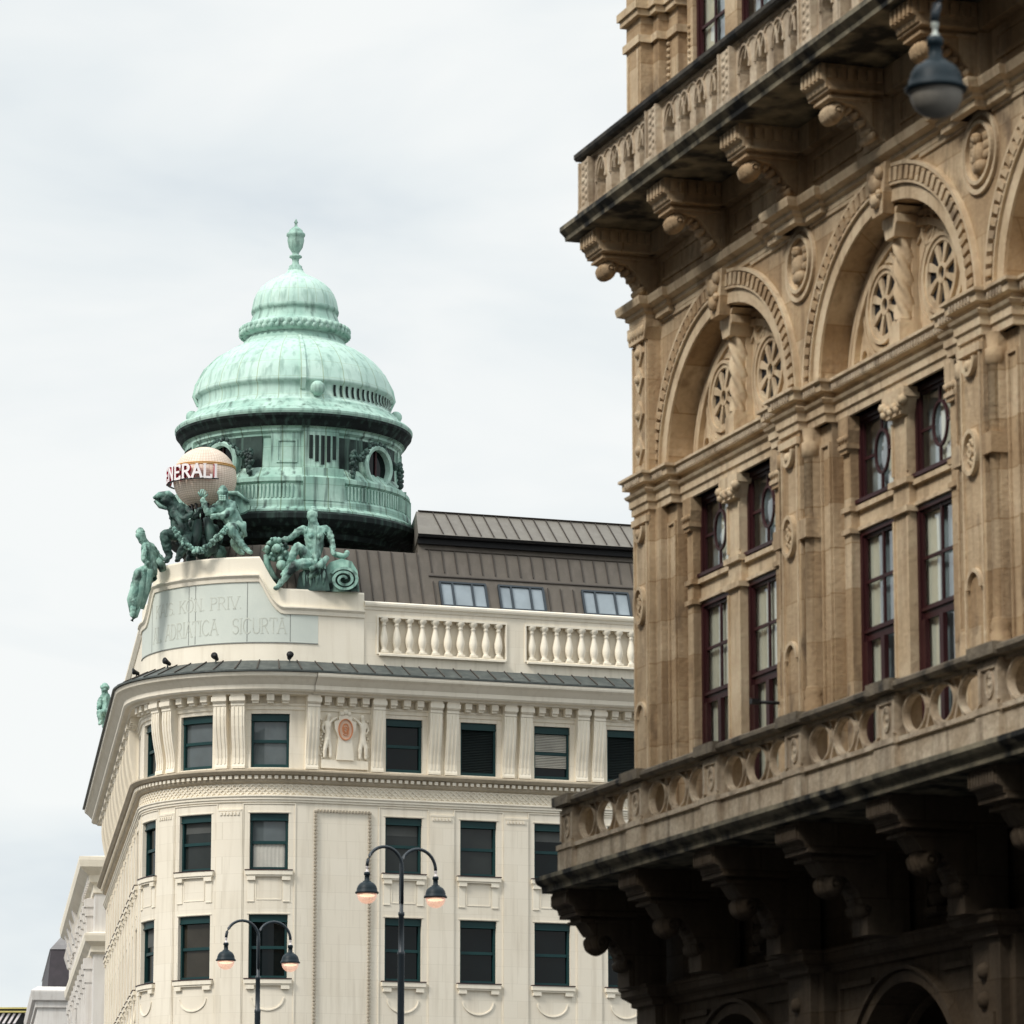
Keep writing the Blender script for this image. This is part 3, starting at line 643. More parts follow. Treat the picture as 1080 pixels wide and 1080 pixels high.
# ground storey
lw = omb()
for k, b in enumerate(BC):
    lw.prism(arch_poly(AX[k], AX[k + 1], b, 1.80, 1.80, 4.0, 6.05), -.9, -.30, 1)
    lw.box(AX[k], b - 1.80, -.9, -.30, 0, 4.0); lw.box(b + 1.80, AX[k + 1], -.9, -.30, 0, 4.0)
lw.box(0.0, SE, -.9, -.30, 6.05, 7.74); lw.box(0.0, .33, -.9, -.3, 0, 6.05)
lwo = lw.build('ground_storey_wall', M['operashade'], opera)
for k, b in enumerate(BC):
    v = omb(); v.ring((b, 4.0), 1.80, 1.80, .14, -.31, -.22, 0, 180, 64); v.ring((b, 4.0), 1.96, 1.96, .05, -.31, -.17, 0, 180, 64); v.ring((b, 4.0), 1.62, 1.62, .05, -.8, -.7, 0, 180, 64)
    for sg in (-1, 1):
        v.box(min(b + sg * 1.1, b + sg * 2.2), max(b + sg * 1.1, b + sg * 2.2), -.31, -.25, 5.86, 5.94)
        v.box(min(b + sg * 2.14, b + sg * 2.2), max(b + sg * 2.14, b + sg * 2.2), -.31, -.25, 4.4, 5.86)
        c = b + sg * 1.2
        v.box(c - .42, c + .42, -.31, -.2, 6.55, 6.62); v.box(c - .42, c - .36, -.31, -.2, 6.62, 7.4); v.box(c + .36, c + .42, -.31, -.2, 6.62, 7.4); v.box(c - .42, c + .42, -.31, -.2, 7.4, 7.46)
        v.ball((c, -.16, 7.08), .13, 8, (1, 1, 1.2)); v.ball((c, -.2, 6.8), .22, 8, (1, .6, .8)); v.box(c - .2, c + .2, -.3, -.08, 6.56, 6.64)
    v.build('arch_moulding', M['operashade'], lwo)
for k, ax in enumerate(AX[:4]):
    p = omb(); p.box(ax - .33, ax + .45, -.32, 0.0, 0, 6.12); p.box(ax - .24 , ax + .30, -.01, .04, 0.5, 5.2); p.box(ax + .45, ax + .62, -.32, -.12, 0, 6.11)
    for z in (5.35, 5.7): p.ball((ax, .0, z), .11, 8)
    p.build('ground_storey_pilaster', M['operashade'], opera)
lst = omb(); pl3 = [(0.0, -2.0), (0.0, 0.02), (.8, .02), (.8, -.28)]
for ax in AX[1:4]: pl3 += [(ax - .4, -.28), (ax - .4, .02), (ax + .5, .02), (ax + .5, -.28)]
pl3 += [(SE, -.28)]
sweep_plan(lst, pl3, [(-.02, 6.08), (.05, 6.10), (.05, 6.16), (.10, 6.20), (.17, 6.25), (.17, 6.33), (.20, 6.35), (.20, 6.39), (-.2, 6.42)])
lst.build('lower_string_course', M['operashade'], opera)
rod = omb(); rod.tube([(5.75, -.3, 9.86), (5.75, .35, 9.86)], .025, 6); rod.box(5.70, 5.80, .3, .42, 9.83, 9.90); rod.build('flag_holder', M['black'], opera)

# ================================================================== CORNER OFFICE BUILDING
vpR = Vector(((13000 - 540) / math.hypot(FPX, 850), 1, 0)).normalized()
r0 = pray(327, 700); GO = Vector((r0.x, r0.y, 0)) * (140 / r0.y)
GM = frame((GO.x, GO.y, 0), (vpR.x, vpR.y)); GI = GM.inverted()
gb = empty('corner_building', GM, 'cream corner office building with rounded front and green copper dome', 'building')
RC, TOT = 4.5, 102.3
ARC = RC * R(TOT); XR = 24.0; XL = -ARC - 34.0
def W(t, n, z):                    # facade path: t > 0 right front, curved corner, then left front
    if t >= 0: return (t, -n, z)
    if t > -ARC:
        p = -t / RC; return (-(RC + n) * math.sin(p), RC - (RC + n) * math.cos(p), z)
    p = R(TOT); d = -t - ARC
    return (-(RC + n) * math.sin(p) - d * math.cos(p), RC - (RC + n) * math.cos(p) + d * math.sin(p), z)
def tsteps(a, b, st=0.22):
    ts = [a]; knots = [x for x in (-ARC, 0.0) if a < x < b]
    for q0, q1 in zip([a] + knots, knots + [b]):
        m = (q0 + q1) / 2
        if -ARC < m < 0:
            k = max(1, int((q1 - q0) / st + .99)); ts += [q0 + (q1 - q0) * i / k for i in range(1, k + 1)]
        else: ts.append(q1)
    return ts
def gmb(): return MB(W)
def cbox(mb, a, b, n0, n1, z0, z1):
    mb.loft([[(t, n0, z0), (t, n1, z0), (t, n1, z1), (t, n0, z1)] for t in tsteps(a, b)], closed=True, caps=True)
def csweep(mb, a, b, prof, closed=False): mb.loft([[(t, n, z) for n, z in prof] for t in tsteps(a, b)], closed=closed, caps=closed)
DPH = 34.1
winC = [(-RC * R(DPH * (i + .5)), 'curve%d' % i) for i in range(3)]
winR = [(3.38 + 2.69 * i, 'right%d' % i) for i in range(8)]
winLf = [(-ARC - 1.9 - 2.69 * i, 'left') for i in range(12)]
ALLW = winLf[::-1] + winC[::-1] + winR
rowsZ = [(19.83, 21.66), (16.36, 18.28), (12.72, 14.87)]
WW = 0.66
# wall skin with real openings
wl = gmb()
cols = [XL]
for t, _ in ALLW: cols += [t - WW, t + WW]
cols.append(XR)
zs = [0, rowsZ[2][0], rowsZ[2][1], rowsZ[1][0], rowsZ[1][1], rowsZ[0][0], rowsZ[0][1], 25.6]
def quad_strip(a, b, z0, z1, n=0.0): csweep(wl, a, b, [(n, z0), (n, z1)])
for zi in range(7):
    z0, z1 = zs[zi], zs[zi + 1]
    if zi == 6:
        quad_strip(XL, XR, z0, 23.92); quad_strip(XL, XR, 25.13, z1); e0 = XL
        for bi in range(4):
            a0 = 2.42 + 5.38 * bi; a1 = a0 + 4.62; quad_strip(e0, a0, 23.92, 25.13); e0 = a1
            quad_strip(a0, a1, 23.92, 25.13, -.24)
            for e in (a0, a1): wl.loft([[(e, 0, 23.92), (e, 0, 25.13)], [(e, -.24, 23.92), (e, -.24, 25.13)]])
            for z in (23.92, 25.13): wl.loft([[(a0, 0, z), (a1, 0, z)], [(a0, -.24, z), (a1, -.24, z)]])
        quad_strip(e0, XR, 23.92, 25.13)
    elif zi % 2 == 0: quad_strip(XL, XR, z0, z1)
    else:
        for i in range(0, len(cols), 2): quad_strip(cols[i], cols[i + 1], z0, z1)
        for t, _ in ALLW:
            for e in (t - WW, t + WW): wl.loft([[(e, 0, z0), (e, 0, z1)], [(e, -.3, z0), (e, -.3, z1)]])
            for z in (z0, z1): wl.loft([[(q, 0, z), (q, -.3, z)] for q in tsteps(t - WW, t + WW)])
wl.loft([[(XR, 0, 0), (XR, 0, 25.6)], [(XR, -14, 0), (XR, -14, 25.6)]]); wl.loft([[(XL, 0, 0), (XL, 0, 25.6)], [(XL, -14, 0), (XL, -14, 25.6)]])
wl.build('wall', M['cream'], gb)
def gwin(t, z0, z1, pane='glass', blind=None):
    a, b = t - WW + .004, t + WW - .004; f = gmb(); n0, n1 = -.26, -.10; H = z1 - z0
    z0 += .004; z1 -= .004
    cbox(f, a, b, n0, n1, z1 - .20, z1); cbox(f, a, b, n0, n1 + .03, z1 - .24, z1 - .20)
    cbox(f, a, a + .075, n0, n1 - .03, z0, z1 - .24); cbox(f, b - .075, b, n0, n1 - .03, z0, z1 - .24)
    cbox(f, a + .075, b - .075, n0, n1 - .03, z0, z0 + .11)
    zm = z0 + H * .49
    if blind != 'full': cbox(f, a + .075, b - .075, n0, n1 - .06, zm - .05, zm + .05)
    wo = f.build('window', M['green'], gb)
    p = gmb(); cbox(p, a + .05, b - .05, -.25, -.235, z0 + .05, z1 - .22); p.build('pane', M[pane], wo)
    if blind:
        s = gmb(); zt = z1 - .25; zb = z0 + .12 if blind == 'full' else z0 + H * .22
        k = int((zt - zb) / .055)
        for i in range(k):
            z = zb + (zt - zb) * i / k
            s.loft([[(q, -.19, z), (q, -.165, z + .012), (q, -.205, z + .05), (q, -.215, z + .044)] for q in tsteps(a + .08, b - .08)], closed=True, caps=True)
        s.build('blind', M['darkblind' if blind == 'full' else 'blind'], wo)
    return wo
def sill(t, z, row, parent):
    s = gmb(); cbox(s, t - .78, t + .78, -.02, .13, z - .16, z - .012); cbox(s, t - .74, t + .74, .0, .09, z - .22, z - .16)
    for q in (-.58, .58): cbox(s, t + q - .14, t + q + .14, .0, .10, z - .34, z - .22)
    if row == 1:
        for q in (-.60, .60):
            cbox(s, t + q - .115, t + q + .115, .0, .02, z - 1.03, z - .34); cbox(s, t + q - .12, t + q + .12, .0, .03, z - 1.06, z - 1.03)
        cbox(s, t - .42, t + .42, .0, .015, z - 1.0, z - .975); cbox(s, t - .435, t - .41, .0, .015, z - .97, z - .36); cbox(s, t + .41, t + .435, .0, .015, z - .97, z - .36)
    else:
        rr = []
        for i in range(41):
            a = R(180 + 180 * i / 40); ca, sa = math.cos(a), math.sin(a)
            rr.append([(t + x * ca, n, z - .62 + y * sa) for x, y, n in ((.52, .40, 0), (.52, .40, .035), (.56, .44, .035), (.56, .44, 0))])
        s.loft(rr, closed=True, caps=True)
    s.build('sill', M['creamtrim'], parent)
    d = gmb(); cbox(d, t - .79, t + .79, -.1, .15, z - .01, z + .018); d.build('sill_flashing', M['redwood'], parent)
for t, nm in ALLW:
    for r, (z0, z1) in enumerate(rowsZ):
        pane, bl = 'glass', None
        if nm.startswith('curve'): pane = {0: 'glassgrey', 1: 'glassgrey' if r < 1 else 'glass', 2: 'glass'}[int(nm[-1])]
        if nm == 'curve0' and r == 2: pane = 'glass'
        if nm.startswith('right'): pane = ['glass', 'glass', 'glassdim', 'glass', 'glass', 'glassdim', 'glass'][(int(nm[5:]) * 3 + r * 2) % 7]
        if nm == 'curve1' and r == 2: pane = 'glasswarm'
        if nm == 'curve1' and r == 1: pane = 'glassdim'
        if r == 0: bl = {'right1': 'full', 'right2': 'part', 'right3': 'full'}.get(nm)
        wo = gwin(t, z0, z1, pane, bl)
        if nm == 'curve0' and r == 1:
            s = gmb(); k = 26
            s.loft([[(t - .55 + 1.1 * i / k, -.225 + .008 * math.sin(i * 1.9), z0 + .1), (t - .55 + 1.1 * i / k, -.225 + .008 * math.sin(i * 1.9), z0 + .9)] for i in range(k + 1)], smooth=True)
            s.build('curtain', M['blind'], wo)
        if not bl and (nm, r) in (('right0', 1), ('right3', 2), ('curve1', 1), ('right2', 1), ('curve2', 2)):
            s = gmb(); cbox(s, t - .55, t + .55, -.232, -.226, z1 - .25 - (.35 if r == 1 else .6), z1 - .25); s.build('roller_blind', M['roller'], wo)
        if r: sill(t, z0, r, wo)
# window surrounds: shallow pilaster strips, lintel lines
sr = gmb()
def strips(tc):
    for r in (1, 2):
        z0, z1 = rowsZ[r]
for t, nm in ALLW:
    for sg in (-1, 1):
        a, b = sorted((t + sg * .86, t + sg * .90)); cbox(sr, a, b, 0, .028, 11.0, 18.62)
    cbox(sr, t - .86, t + .86, 0, .028, 18.59, 18.625); cbox(sr, t - .72, t + .72, -.0, .02, 14.87 + .02, 14.87 + .05)
    cbox(sr, t - .72, t + .72, 0, .02, 18.30, 18.33)
gaps = [(ALLW[i][0] + ALLW[i + 1][0]) / 2 for i in range(len(ALLW) - 1) if ALLW[i + 1][0] - ALLW[i][0] < 3.2]
for gp in gaps:
    cbox(sr, gp - .44, gp + .44, 0, .05, 10.8, 18.42); cbox(sr, gp - .40, gp + .40, .05, .065, 18.36, 18.42)
    for i in range(6): cbox(sr, gp - .34 + .12 * i, gp - .27 + .12 * i, .05, .085, 18.22, 18.32)
sr.build('wall_strips', M['cream'], gb)
# blind bay with beaded border
bd = gmb()
for z0 in range(62):
    z = 10.9 + z0 * .122
    for t in (.24, 2.16): cbox(bd, t - .045, t + .045, 0, .085, z, z + .06)
for i in range(17): cbox(bd, .30 + i * .112, .355 + i * .112, 0, .085, 18.36, 18.44)
bd.build('bead_border', M['bead'], gb)
# string course with dentils, lattice frieze
sc1 = gmb()
csweep(sc1, XL - .3, XR, [(0, 19.28), (.08, 19.30), (.12, 19.34), (.14, 19.38), (.14, 19.54), (.30, 19.56), (.34, 19.60), (.40, 19.66), (.40, 19.71), (.0, 19.80)])
so = sc1.build('string_course', M['tan'], gb)
dn = gmb(); t = XL
while t < XR:
    if t > -ARC - 34.2: cbox(dn, t, t + .12, .13, .245, 19.42, 19.53)
    t += .215
dn.build('dentils', M['creamtrim'], so)
lat = gmb(); t = -ARC - 1
while t < XR - .6:
    for sg in (1, -1):
        p0, p1 = (t, 18.92), (t + .42, 19.26)
        if sg < 0: p0, p1 = (t, 19.26), (t + .42, 18.92)
        q = .022
        lat.loft([[(p[0], 0, p[1] - q), (p[0], .035, p[1] - q), (p[0], .035, p[1] + q), (p[0], 0, p[1] + q)] for p in (p0, ((p0[0] + p1[0]) / 2, (p0[1] + p1[1]) / 2), p1)], closed=True, caps=True)
    t += .21
lat.build('lattice_frieze', M['creamtrim'], so)
ar_ = gmb(); csweep(ar_, XL - .1, XR, [(0, 18.64), (.05, 18.66), (.05, 18.72), (.09, 18.74), (.09, 18.80), (.13, 18.84), (.13, 18.88), (.0, 18.91)]); ar_.build('architrave', M['creamtrim'], gb)
# consoles in pairs and modillions under the main cornice
CP = [(.30, 22.28), (.42, 22.28), (.42, 22.02), (.36, 21.98), (.36, 21.9), (.33, 21.87), (.34, 21.55), (.31, 21.2), (.24, 20.8), (.16, 20.45), (.12, 20.15), (.13, 19.95), (.16, 19.86), (.16, 19.79), (0, 19.79), (0, 22.28)]
def console(tc):
    m_ = gmb(); h = .215
    m_.loft([[(tc + x, n, z) for n, z in CP] for x in (-h, h)], closed=True, caps=True)
    for i in range(3):
        x = tc - .13 + .13 * i; P = [(n + .022, z) for n, z in CP[5:12]]
        m_.loft([[(x + q, n, z) for n, z in P] for q in (-.022, .022)]); 
        for q in (-.022, .022): m_.loft([[(x + q, n, z) for n, z in P], [(x + q, n - .03, z) for n, z in P]])
    cbox(m_, tc - h - .03, tc + h + .03, .30, .45, 22.05, 22.2)
    return m_.build('console', M['creamtrim'], gb)
cons = []
for gp in gaps: cons += [gp - .30, gp + .30]
cons += [.06, 2.38]
for c in cons: console(c)
md = gmb(); mt = [t + q for t, _ in ALLW for q in (-.48, 0, .48)] + [.55, 1.0, 1.45, 1.9]
for q in mt: cbox(md, q - .12, q + .12, 0, .36, 22.06, 22.27); cbox(md, q - .10, q + .10, 0, .28, 21.98, 22.06)
csweep(md, XL - .3, XR, [(0, 21.78), (.05, 21.80), (.05, 21.9), (.1, 21.94), (.1, 21.99), (0, 22.0)])
md.build('modillions', M['creamtrim'], gb)
mc = gmb()
CORN = [(0, 22.26), (.40, 22.28), (.44, 22.33), (.60, 22.36), (.66, 22.42), (.66, 22.56), (.72, 22.62), (.84, 22.74), (.95, 22.82), (.97, 22.88), (.97, 22.95), (0, 23.02)]
csweep(mc, XL - .6, -.02, CORN); csweep(mc, -.02, XR, [(n + (.06 if n else 0), z) for n, z in CORN])
mc.build('main_cornice', M['creamtrim'], gb)
gu = gmb(); csweep(gu, XL - .6, XR, [(.90, 22.955), (1.06, 22.965), (1.06, 23.02), (1.0, 23.03), (.10, 23.46), (-.05, 23.48)])
go = gu.build('gutter_roof', M['lead'], gb)
gs = gmb(); t = XL
while t < XR: 
    gs.loft([[(t + q, 1.0, 23.035), (t + q, 1.0, 23.075), (t + q, .1, 23.50), (t + q, .1, 23.46)] for q in (0, .035)], closed=True, caps=True); t += .62
gs.build('standing_seams', M['seam'], go)
# parapet with blind balustrade
cp = gmb(); csweep(cp, 1.9, XR, [(-.3, 25.38), (.03, 25.38), (.06, 25.46), (.12, 25.5), (.14, 25.56), (.14, 25.62), (.0, 25.68), (-.4, 25.68)], closed=True); cp.build('parapet_coping', M['creamtrim'], gb)
cpl = gmb(); csweep(cpl, XL, -ARC - .6, [(-.3, 25.0), (.03, 25.1), (.14, 25.3), (.14, 25.42), (-.4, 25.5)], closed=True); cpl.build('parapet_coping', M['creamtrim'], gb)
def baluster_mesh():
    b = MB(); z = 0
    b.lathe([(.11, 0), (.11, .05), (.075, .08), (.11, .17), (.145, .33), (.14, .46), (.105, .64), (.07, .80), (.065, .88), (.10, .91), (.07, .945), (.08, .99), (.15, 1.05), (.15, 1.135)], seg=16)
    b.box(-.13, .13, -.13, .13, -.065, 0)
    return b
bal0 = None
for bi in range(4):
    a0 = 2.42 + 5.38 * bi; a1 = a0 + 4.62
    fr = gmb(); cbox(fr, a0, a1, .0, .05, 25.13, 25.19); cbox(fr, a0, a1, .0, .05, 23.86, 23.92); cbox(fr, a0 - .05, a0, 0, .05, 23.86, 25.19); cbox(fr, a1, a1 + .05, 0, .05, 23.86, 25.19)
    cbox(fr, a0 + .02, a1 - .02, .0, .16, 23.80, 23.86)
    fo = fr.build('balustrade', M['creamtrim'], gb)
    for i in range(10):
        t = a0 + 4.62 * (i + .5) / 10
        if bal0 is None:
            bal0 = baluster_mesh().build('baluster', M['creamtrim'], fo); o = bal0
        else:
            o = bal0.copy(); col.objects.link(o); o.parent = fo
        o.location = (t, .07, 23.99)
# recessed dark backing is the wall itself: shallow niche heads between balusters
# corner attic with inscription
def ztop(ph):
    ph = abs(ph - 51.15)
    if ph < 29: return 27.05
    if ph > 39.5: return 25.95
    f = (ph - 29) / 10.5; return 27.05 - 1.1 * (1 - math.cos(f * math.pi / 2)) if f < .0 else 27.05 - 1.1 * math.sin(f * math.pi / 2) ** 1.0
at = gmb(); rings = []
ts = [1.9] + [-RC * R(p) for p in [i * 1.5 for i in range(-0, 74)]]
for t in ts:
    ph = -t / RC * 180 / math.pi if t < 0 else 0
    zt_ = ztop(ph); nn = 0.045
    rings.append([(t, nn, 23.4), (t, nn, zt_ - .06), (t, nn - .03, zt_), (t, -.95, zt_), (t, -.95, 23.4)])
at.loft(rings, closed=True, caps=True); ato = at.build('attic', M['creamtrim'], gb)
am = gmb(); rings = []
for t in ts:
    ph = -t / RC * 180 / math.pi if t < 0 else 0
    zt_ = ztop(ph) - .64
    if t > 0: zt_ = 25.31
    rings.append([(t, .04, zt_ - .26), (t, .10, zt_ - .24), (t, .12, zt_ - .12), (t, .20, zt_ - .04), (t, .20, zt_), (t, .04, zt_ + .02)])
am.loft(rings, closed=True, caps=True); am.build('attic_moulding', M['creamtrim'], ato)
pn = gmb(); rings = []
ph0 = -3.4
pts_ = [.26] + [-RC * R(p) for p in [i * 1.5 for i in range(0, 70)]]
for t in pts_:
    ph = -t / RC * 180 / math.pi if t < 0 else 0
    rings.append([(t, .05, 24.10), (t, .052, ztop(ph) - .86)])
pn.loft(rings); pno = pn.build('inscription_panel', M['panel'], ato)
jn = gmb()
for p in (82.4, 55.5, 51.9, 27.5, 9.0):
    t = -RC * R(p); cbox(jn, t - .012, t + .012, .045, .057, 24.12, ztop(p) - .9)
csweep(jn, -RC * R(104), .26, [(.045, 24.07), (.075, 24.07), (.075, 24.10), (.045, 24.10)], closed=True)
jn.build('panel_joints', M['joint'], pno)
# lettering: serif capitals drawn as strokes
def arc_pts(cx, cy, rx, ry, a0, a1, k=10): return [(cx + rx * math.cos(R(a0 + (a1 - a0) * i / k)), cy + ry * math.sin(R(a0 + (a1 - a0) * i / k))) for i in range(k + 1)]
GL = {
 'A': [[(0, 0), (.34, 1)], [(.34, 1), (.68, 0)], [(.15, .36), (.53, .36)]], 'K': [[(.08, 0), (.08, 1)], [(.6, 1), (.1, .45)], [(.25, .6), (.64, 0)]],
 'I': [[(.12, 0), (.12, 1)]], 'S': [arc_pts(.28, .74, .24, .25, 25, 270, 9) + arc_pts(.28, .25, .25, .25, 90, -155, 9)],
 'N': [[(.08, 0), (.08, 1)], [(.08, 1), (.62, 0)], [(.62, 0), (.62, 1)]], 'O': [arc_pts(.36, .5, .35, .5, 0, 360, 20)],
 'P': [[(.08, 0), (.08, 1)], [(.08, 1)] + arc_pts(.3, .75, .24, .25, 90, -90, 8) + [(.08, .5)]],
 'R': [[(.08, 0), (.08, 1)], [(.08, 1)] + arc_pts(.3, .75, .24, .25, 90, -90, 8) + [(.08, .5)], [(.3, .5), (.62, 0)]],
 'V': [[(0, 1), (.33, 0)], [(.33, 0), (.66, 1)]], 'L': [[(.08, 1), (.08, 0)], [(.08, 0), (.54, 0)], [(.54, 0), (.54, .2)]],
 'D': [[(.08, 0), (.08, 1)], [(.08, 1)] + arc_pts(.22, .5, .42, .5, 90, -90, 12) + [(.08, 0)]], 'T': [[(.32, 0), (.32, 1)], [(0, 1), (.64, 1)], [(0, 1), (0, .82)], [(.64, 1), (.64, .82)]],
 'C': [arc_pts(.38, .5, .37, .5, 45, 315, 14)], 'G': [arc_pts(.38, .5, .37, .5, 45, 350, 14), [(.74, .42), (.46, .42)]], 'U': [[(.06, 1), (.06, .3)] + arc_pts(.33, .3, .27, .3, 180, 360, 8) + [(.6, 1)]],
 'E': [[(.08, 0), (.08, 1)], [(.08, 1), (.54, 1)], [(.08, .5), (.46, .5)], [(.08, 0), (.54, 0)], [(.54, 1), (.54, .84)], [(.54, 0), (.54, .16)]],
 '.': [[(.05, 0), (.05, .08)]], ' ': []}
GW = {'I': .3, '.': .22, ' ': .4, 'K': .7, 'N': .74, 'O': .76, 'C': .76, 'G': .8, 'D': .72, 'A': .7, 'V': .68, 'R': .68, 'U': .68, 'L': .62, 'E': .62, 'S': .58, 'P': .6, 'T': .66}
def glyph(ch, th, serif):
    # list of quads (4 points in the letter plane)
    qs = []
    for st in GL[ch]:
        for (x0, y0), (x1, y1) in zip(st, st[1:]):
            d = math.hypot(x1 - x0, y1 - y0) or 1; nx, ny = -(y1 - y0) / d * th / 2, (x1 - x0) / d * th / 2; ex, ey = (x1 - x0) / d * th * .25, (y1 - y0) / d * th * .25
            qs.append([(x0 - ex + nx, y0 - ey + ny), (x1 + ex + nx, y1 + ey + ny), (x1 + ex - nx, y1 + ey - ny), (x0 - ex - nx, y0 - ey - ny)])
        if serif and len(st) == 2 and ch not in '.T':
            for (x, y) in st:
                if y in (0, 1) and abs(st[0][1] - st[1][1]) > .5: qs.append([(x - .12, y - .03), (x + .12, y - .03), (x + .12, y + .03), (x - .12, y + .03)])
    return qs
def inscription(text, z, h, p0, p1, parent):
    # spread from angle p0 (left) to p1 (right) round the corner
    tw_ = sum(GW[c] for c in text.replace('~', '')); k = (p0 - p1) / tw_ * math.pi / 180 * RC
    t = -RC * R(p0); m_ = gmb(); sc_ = min(k, h) / 1.0
    for c in text:
        if c == '~':
            for q in (-.22, .05): cbox(m_, t - (.55 + q) * k, t - (.55 + q) * k + .1 * k, .05, .058, z + h * 1.08, z + h * 1.2)
            continue
        if c == '`': continue
        for q in glyph(c, .085, True):
            P = [(t + x * k * .92, z + y * h) for x, y in q]
            m_.loft([[(x, n, y) for x, y in P] for n in (.045, .0575)], closed=True, caps=True)
        t += GW[c] * k
    return m_.build('incised_letters', M['carve'], parent)
inscription('KAIS. KO~N. PRIV.', 25.26, .42, 78.5, 29.5, pno)
tl = inscription('AL. ADRIATICA   SICURTA', 24.40, .52, 80.5, 10.5, pno)
ac = gmb(); t = -RC * R(11.4); ac.loft([[(t - .10, n, 25.10), (t + .06, n, 24.97), (t + .09, n, 25.0), (t - .06, n, 25.14)] for n in (.045, .06)], closed=True, caps=True); ac.build('incised_letters', M['carve'], pno)
# relief with emblem in the blind bay of the attic storey
rl = gmb(); cbox(rl, .40, 2.06, 0, .10, 19.85, 20.14)
P = [(.92, 20.14), (1.0, 20.9), (.86, 21.2), (.84, 21.45), (1.0, 21.5), (1.0, 21.62), (1.1, 21.72), (1.36, 21.72), (1.46, 21.62), (1.46, 21.5), (1.62, 21.45), (1.60, 21.2), (1.46, 20.9), (1.54, 20.14)]
rl.loft([[(a, n, z) for a, z in P] for n in (0, .16)], closed=True, caps=True)
for x, z, r in ((1.1, 21.72, .1), (1.23, 21.78, .12), (1.36, 21.72, .1)): rl.ball((x, .12, z), r, 8)
rlo = rl.build('relief', M['creamtrim'], gb)
em = gmb(); c = (1.23, 21.18)
for k_, (rx, rz, wd, n1) in enumerate(((.225, .335, .035, .205), (.06, .07, .03, .19))): em.ring(c, rx, rz, wd, .15, n1)
for ox, oz, s_ in ((0, .0, .27),):
    pts2 = GL['S'][0]
    for (x0, y0), (x1, y1) in zip(pts2, pts2[1:]):
        em.loft([[(c[0] + (x - .28) * .36 + q, n, c[1] + (y - .5) * .42) for q, n in ((-.018, .16), (-.018, .195), (.018, .195), (.018, .16))] for x, y in ((x0, y0), (x1, y1))], closed=True, caps=True)
em.ring((c[0], c[1] + .02), .10, .14, .025, .16, .19); em.build('emblem', M['terracotta'], rlo)
emd = gmb(); emd.loft([[(c[0] + .225 * math.cos(R(a)), n, c[1] + .335 * math.sin(R(a))) for a in range(0, 360, 15)] for n in (.155, .168)], closed=True, caps=True); emd.build('emblem_field', mat('pale terracotta', (.74, .52, .38), bump=0.05), rlo)

# ---- skin figures
CHIS = bpy.data.textures.new('chisel marks', 'CLOUDS'); CHIS.noise_scale = .13; CHIS.noise_depth = 4
def figure(name, joints, edges, material, parent=None, inv=None, sub=2, origin=None):
    idx = {k: i for i, k in enumerate(joints)}; me = bpy.data.meshes.new(name)
    vs = []
    for k, (p, r) in joints.items():
        q = inv @ Vector(p) if inv else Vector(p)
        vs.append(q - (origin or Vector()))
    me.from_pydata(vs, [(idx[a], idx[b]) for a, b in edges], [])
    o = bpy.data.objects.new(name, me); col.objects.link(o); me.materials.append(material)
    sk = o.modifiers.new('skin', 'SKIN'); sk.use_smooth_shade = True
    for i, (k, (p, r)) in enumerate(joints.items()):
        v = me.skin_vertices[0].data[i]; v.radius = (r, r) if not isinstance(r, tuple) else r
        v.use_root = (i == 0)
    ss = o.modifiers.new('sub', 'SUBSURF'); ss.levels = sub + 1; ss.render_levels = sub + 1
    dp = o.modifiers.new('chisel', 'DISPLACE'); dp.texture = CHIS; dp.strength = .12 if sub > 1 else .035; dp.mid_level = .5
    if parent: o.parent = parent
    if origin: o.location = origin
    return o
def fig_px(Y, d, sc_=1.0):
    # joints given in photograph pixels (u, v, metres further away, radius in pixels)
    k = Y / FPX * 1.02
    return {n: (pt(u, v, Y + dy), r * k * sc_ * (1.22 if n not in ('ftA', 'ftB', 'haA', 'haB') else 1.0)) for n, (u, v, dy, r) in d.items()}
# two relief putti beside the emblem
for sg, x in ((-1, .62), (1, 1.86)):
    def q(a, z, n=.10): return W(x + sg * a, n, z)
    J = {'pel': (q(0, 20.95), .10), 'chest': (q(.02, 21.3), .12), 'neck': (q(.0, 21.5), .06), 'head': (q(-.03, 21.63, .14), .095), 'top': (q(-.03, 21.72, .14), .06),
         'sh1': (q(.12, 21.42), .055), 'el1': (q(.2, 21.2), .045), 'ha1': (q(.1, 21.02), .04), 'sh2': (q(-.1, 21.43), .055), 'el2': (q(-.24, 21.55), .045), 'ha2': (q(-.34, 21.6), .04),
         'k1': (q(.1, 20.6, .14), .085), 'f1': (q(.12, 20.18), .05), 'k2': (q(-.08, 20.6), .085), 'f2': (q(-.1, 20.18), .05)}
    E_ = [('pel', 'chest'), ('chest', 'neck'), ('neck', 'head'), ('head', 'top'), ('chest', 'sh1'), ('sh1', 'el1'), ('el1', 'ha1'), ('chest', 'sh2'), ('sh2', 'el2'), ('el2', 'ha2'), ('pel', 'k1'), ('k1', 'f1'), ('pel', 'k2'), ('k2', 'f2')]
    figure('relief_figure', J, E_, M['creamtrim'], rlo, sub=1)
gl_ = gmb()
for sg in (-1, 1):
    for i in range(14): gl_.ball((1.23 + sg * (.80 + .03 * math.sin(i * 2)), .04, 20.2 + i * .1), .05, 6)
gl_.build('relief_garland', M['creamtrim'], rlo)

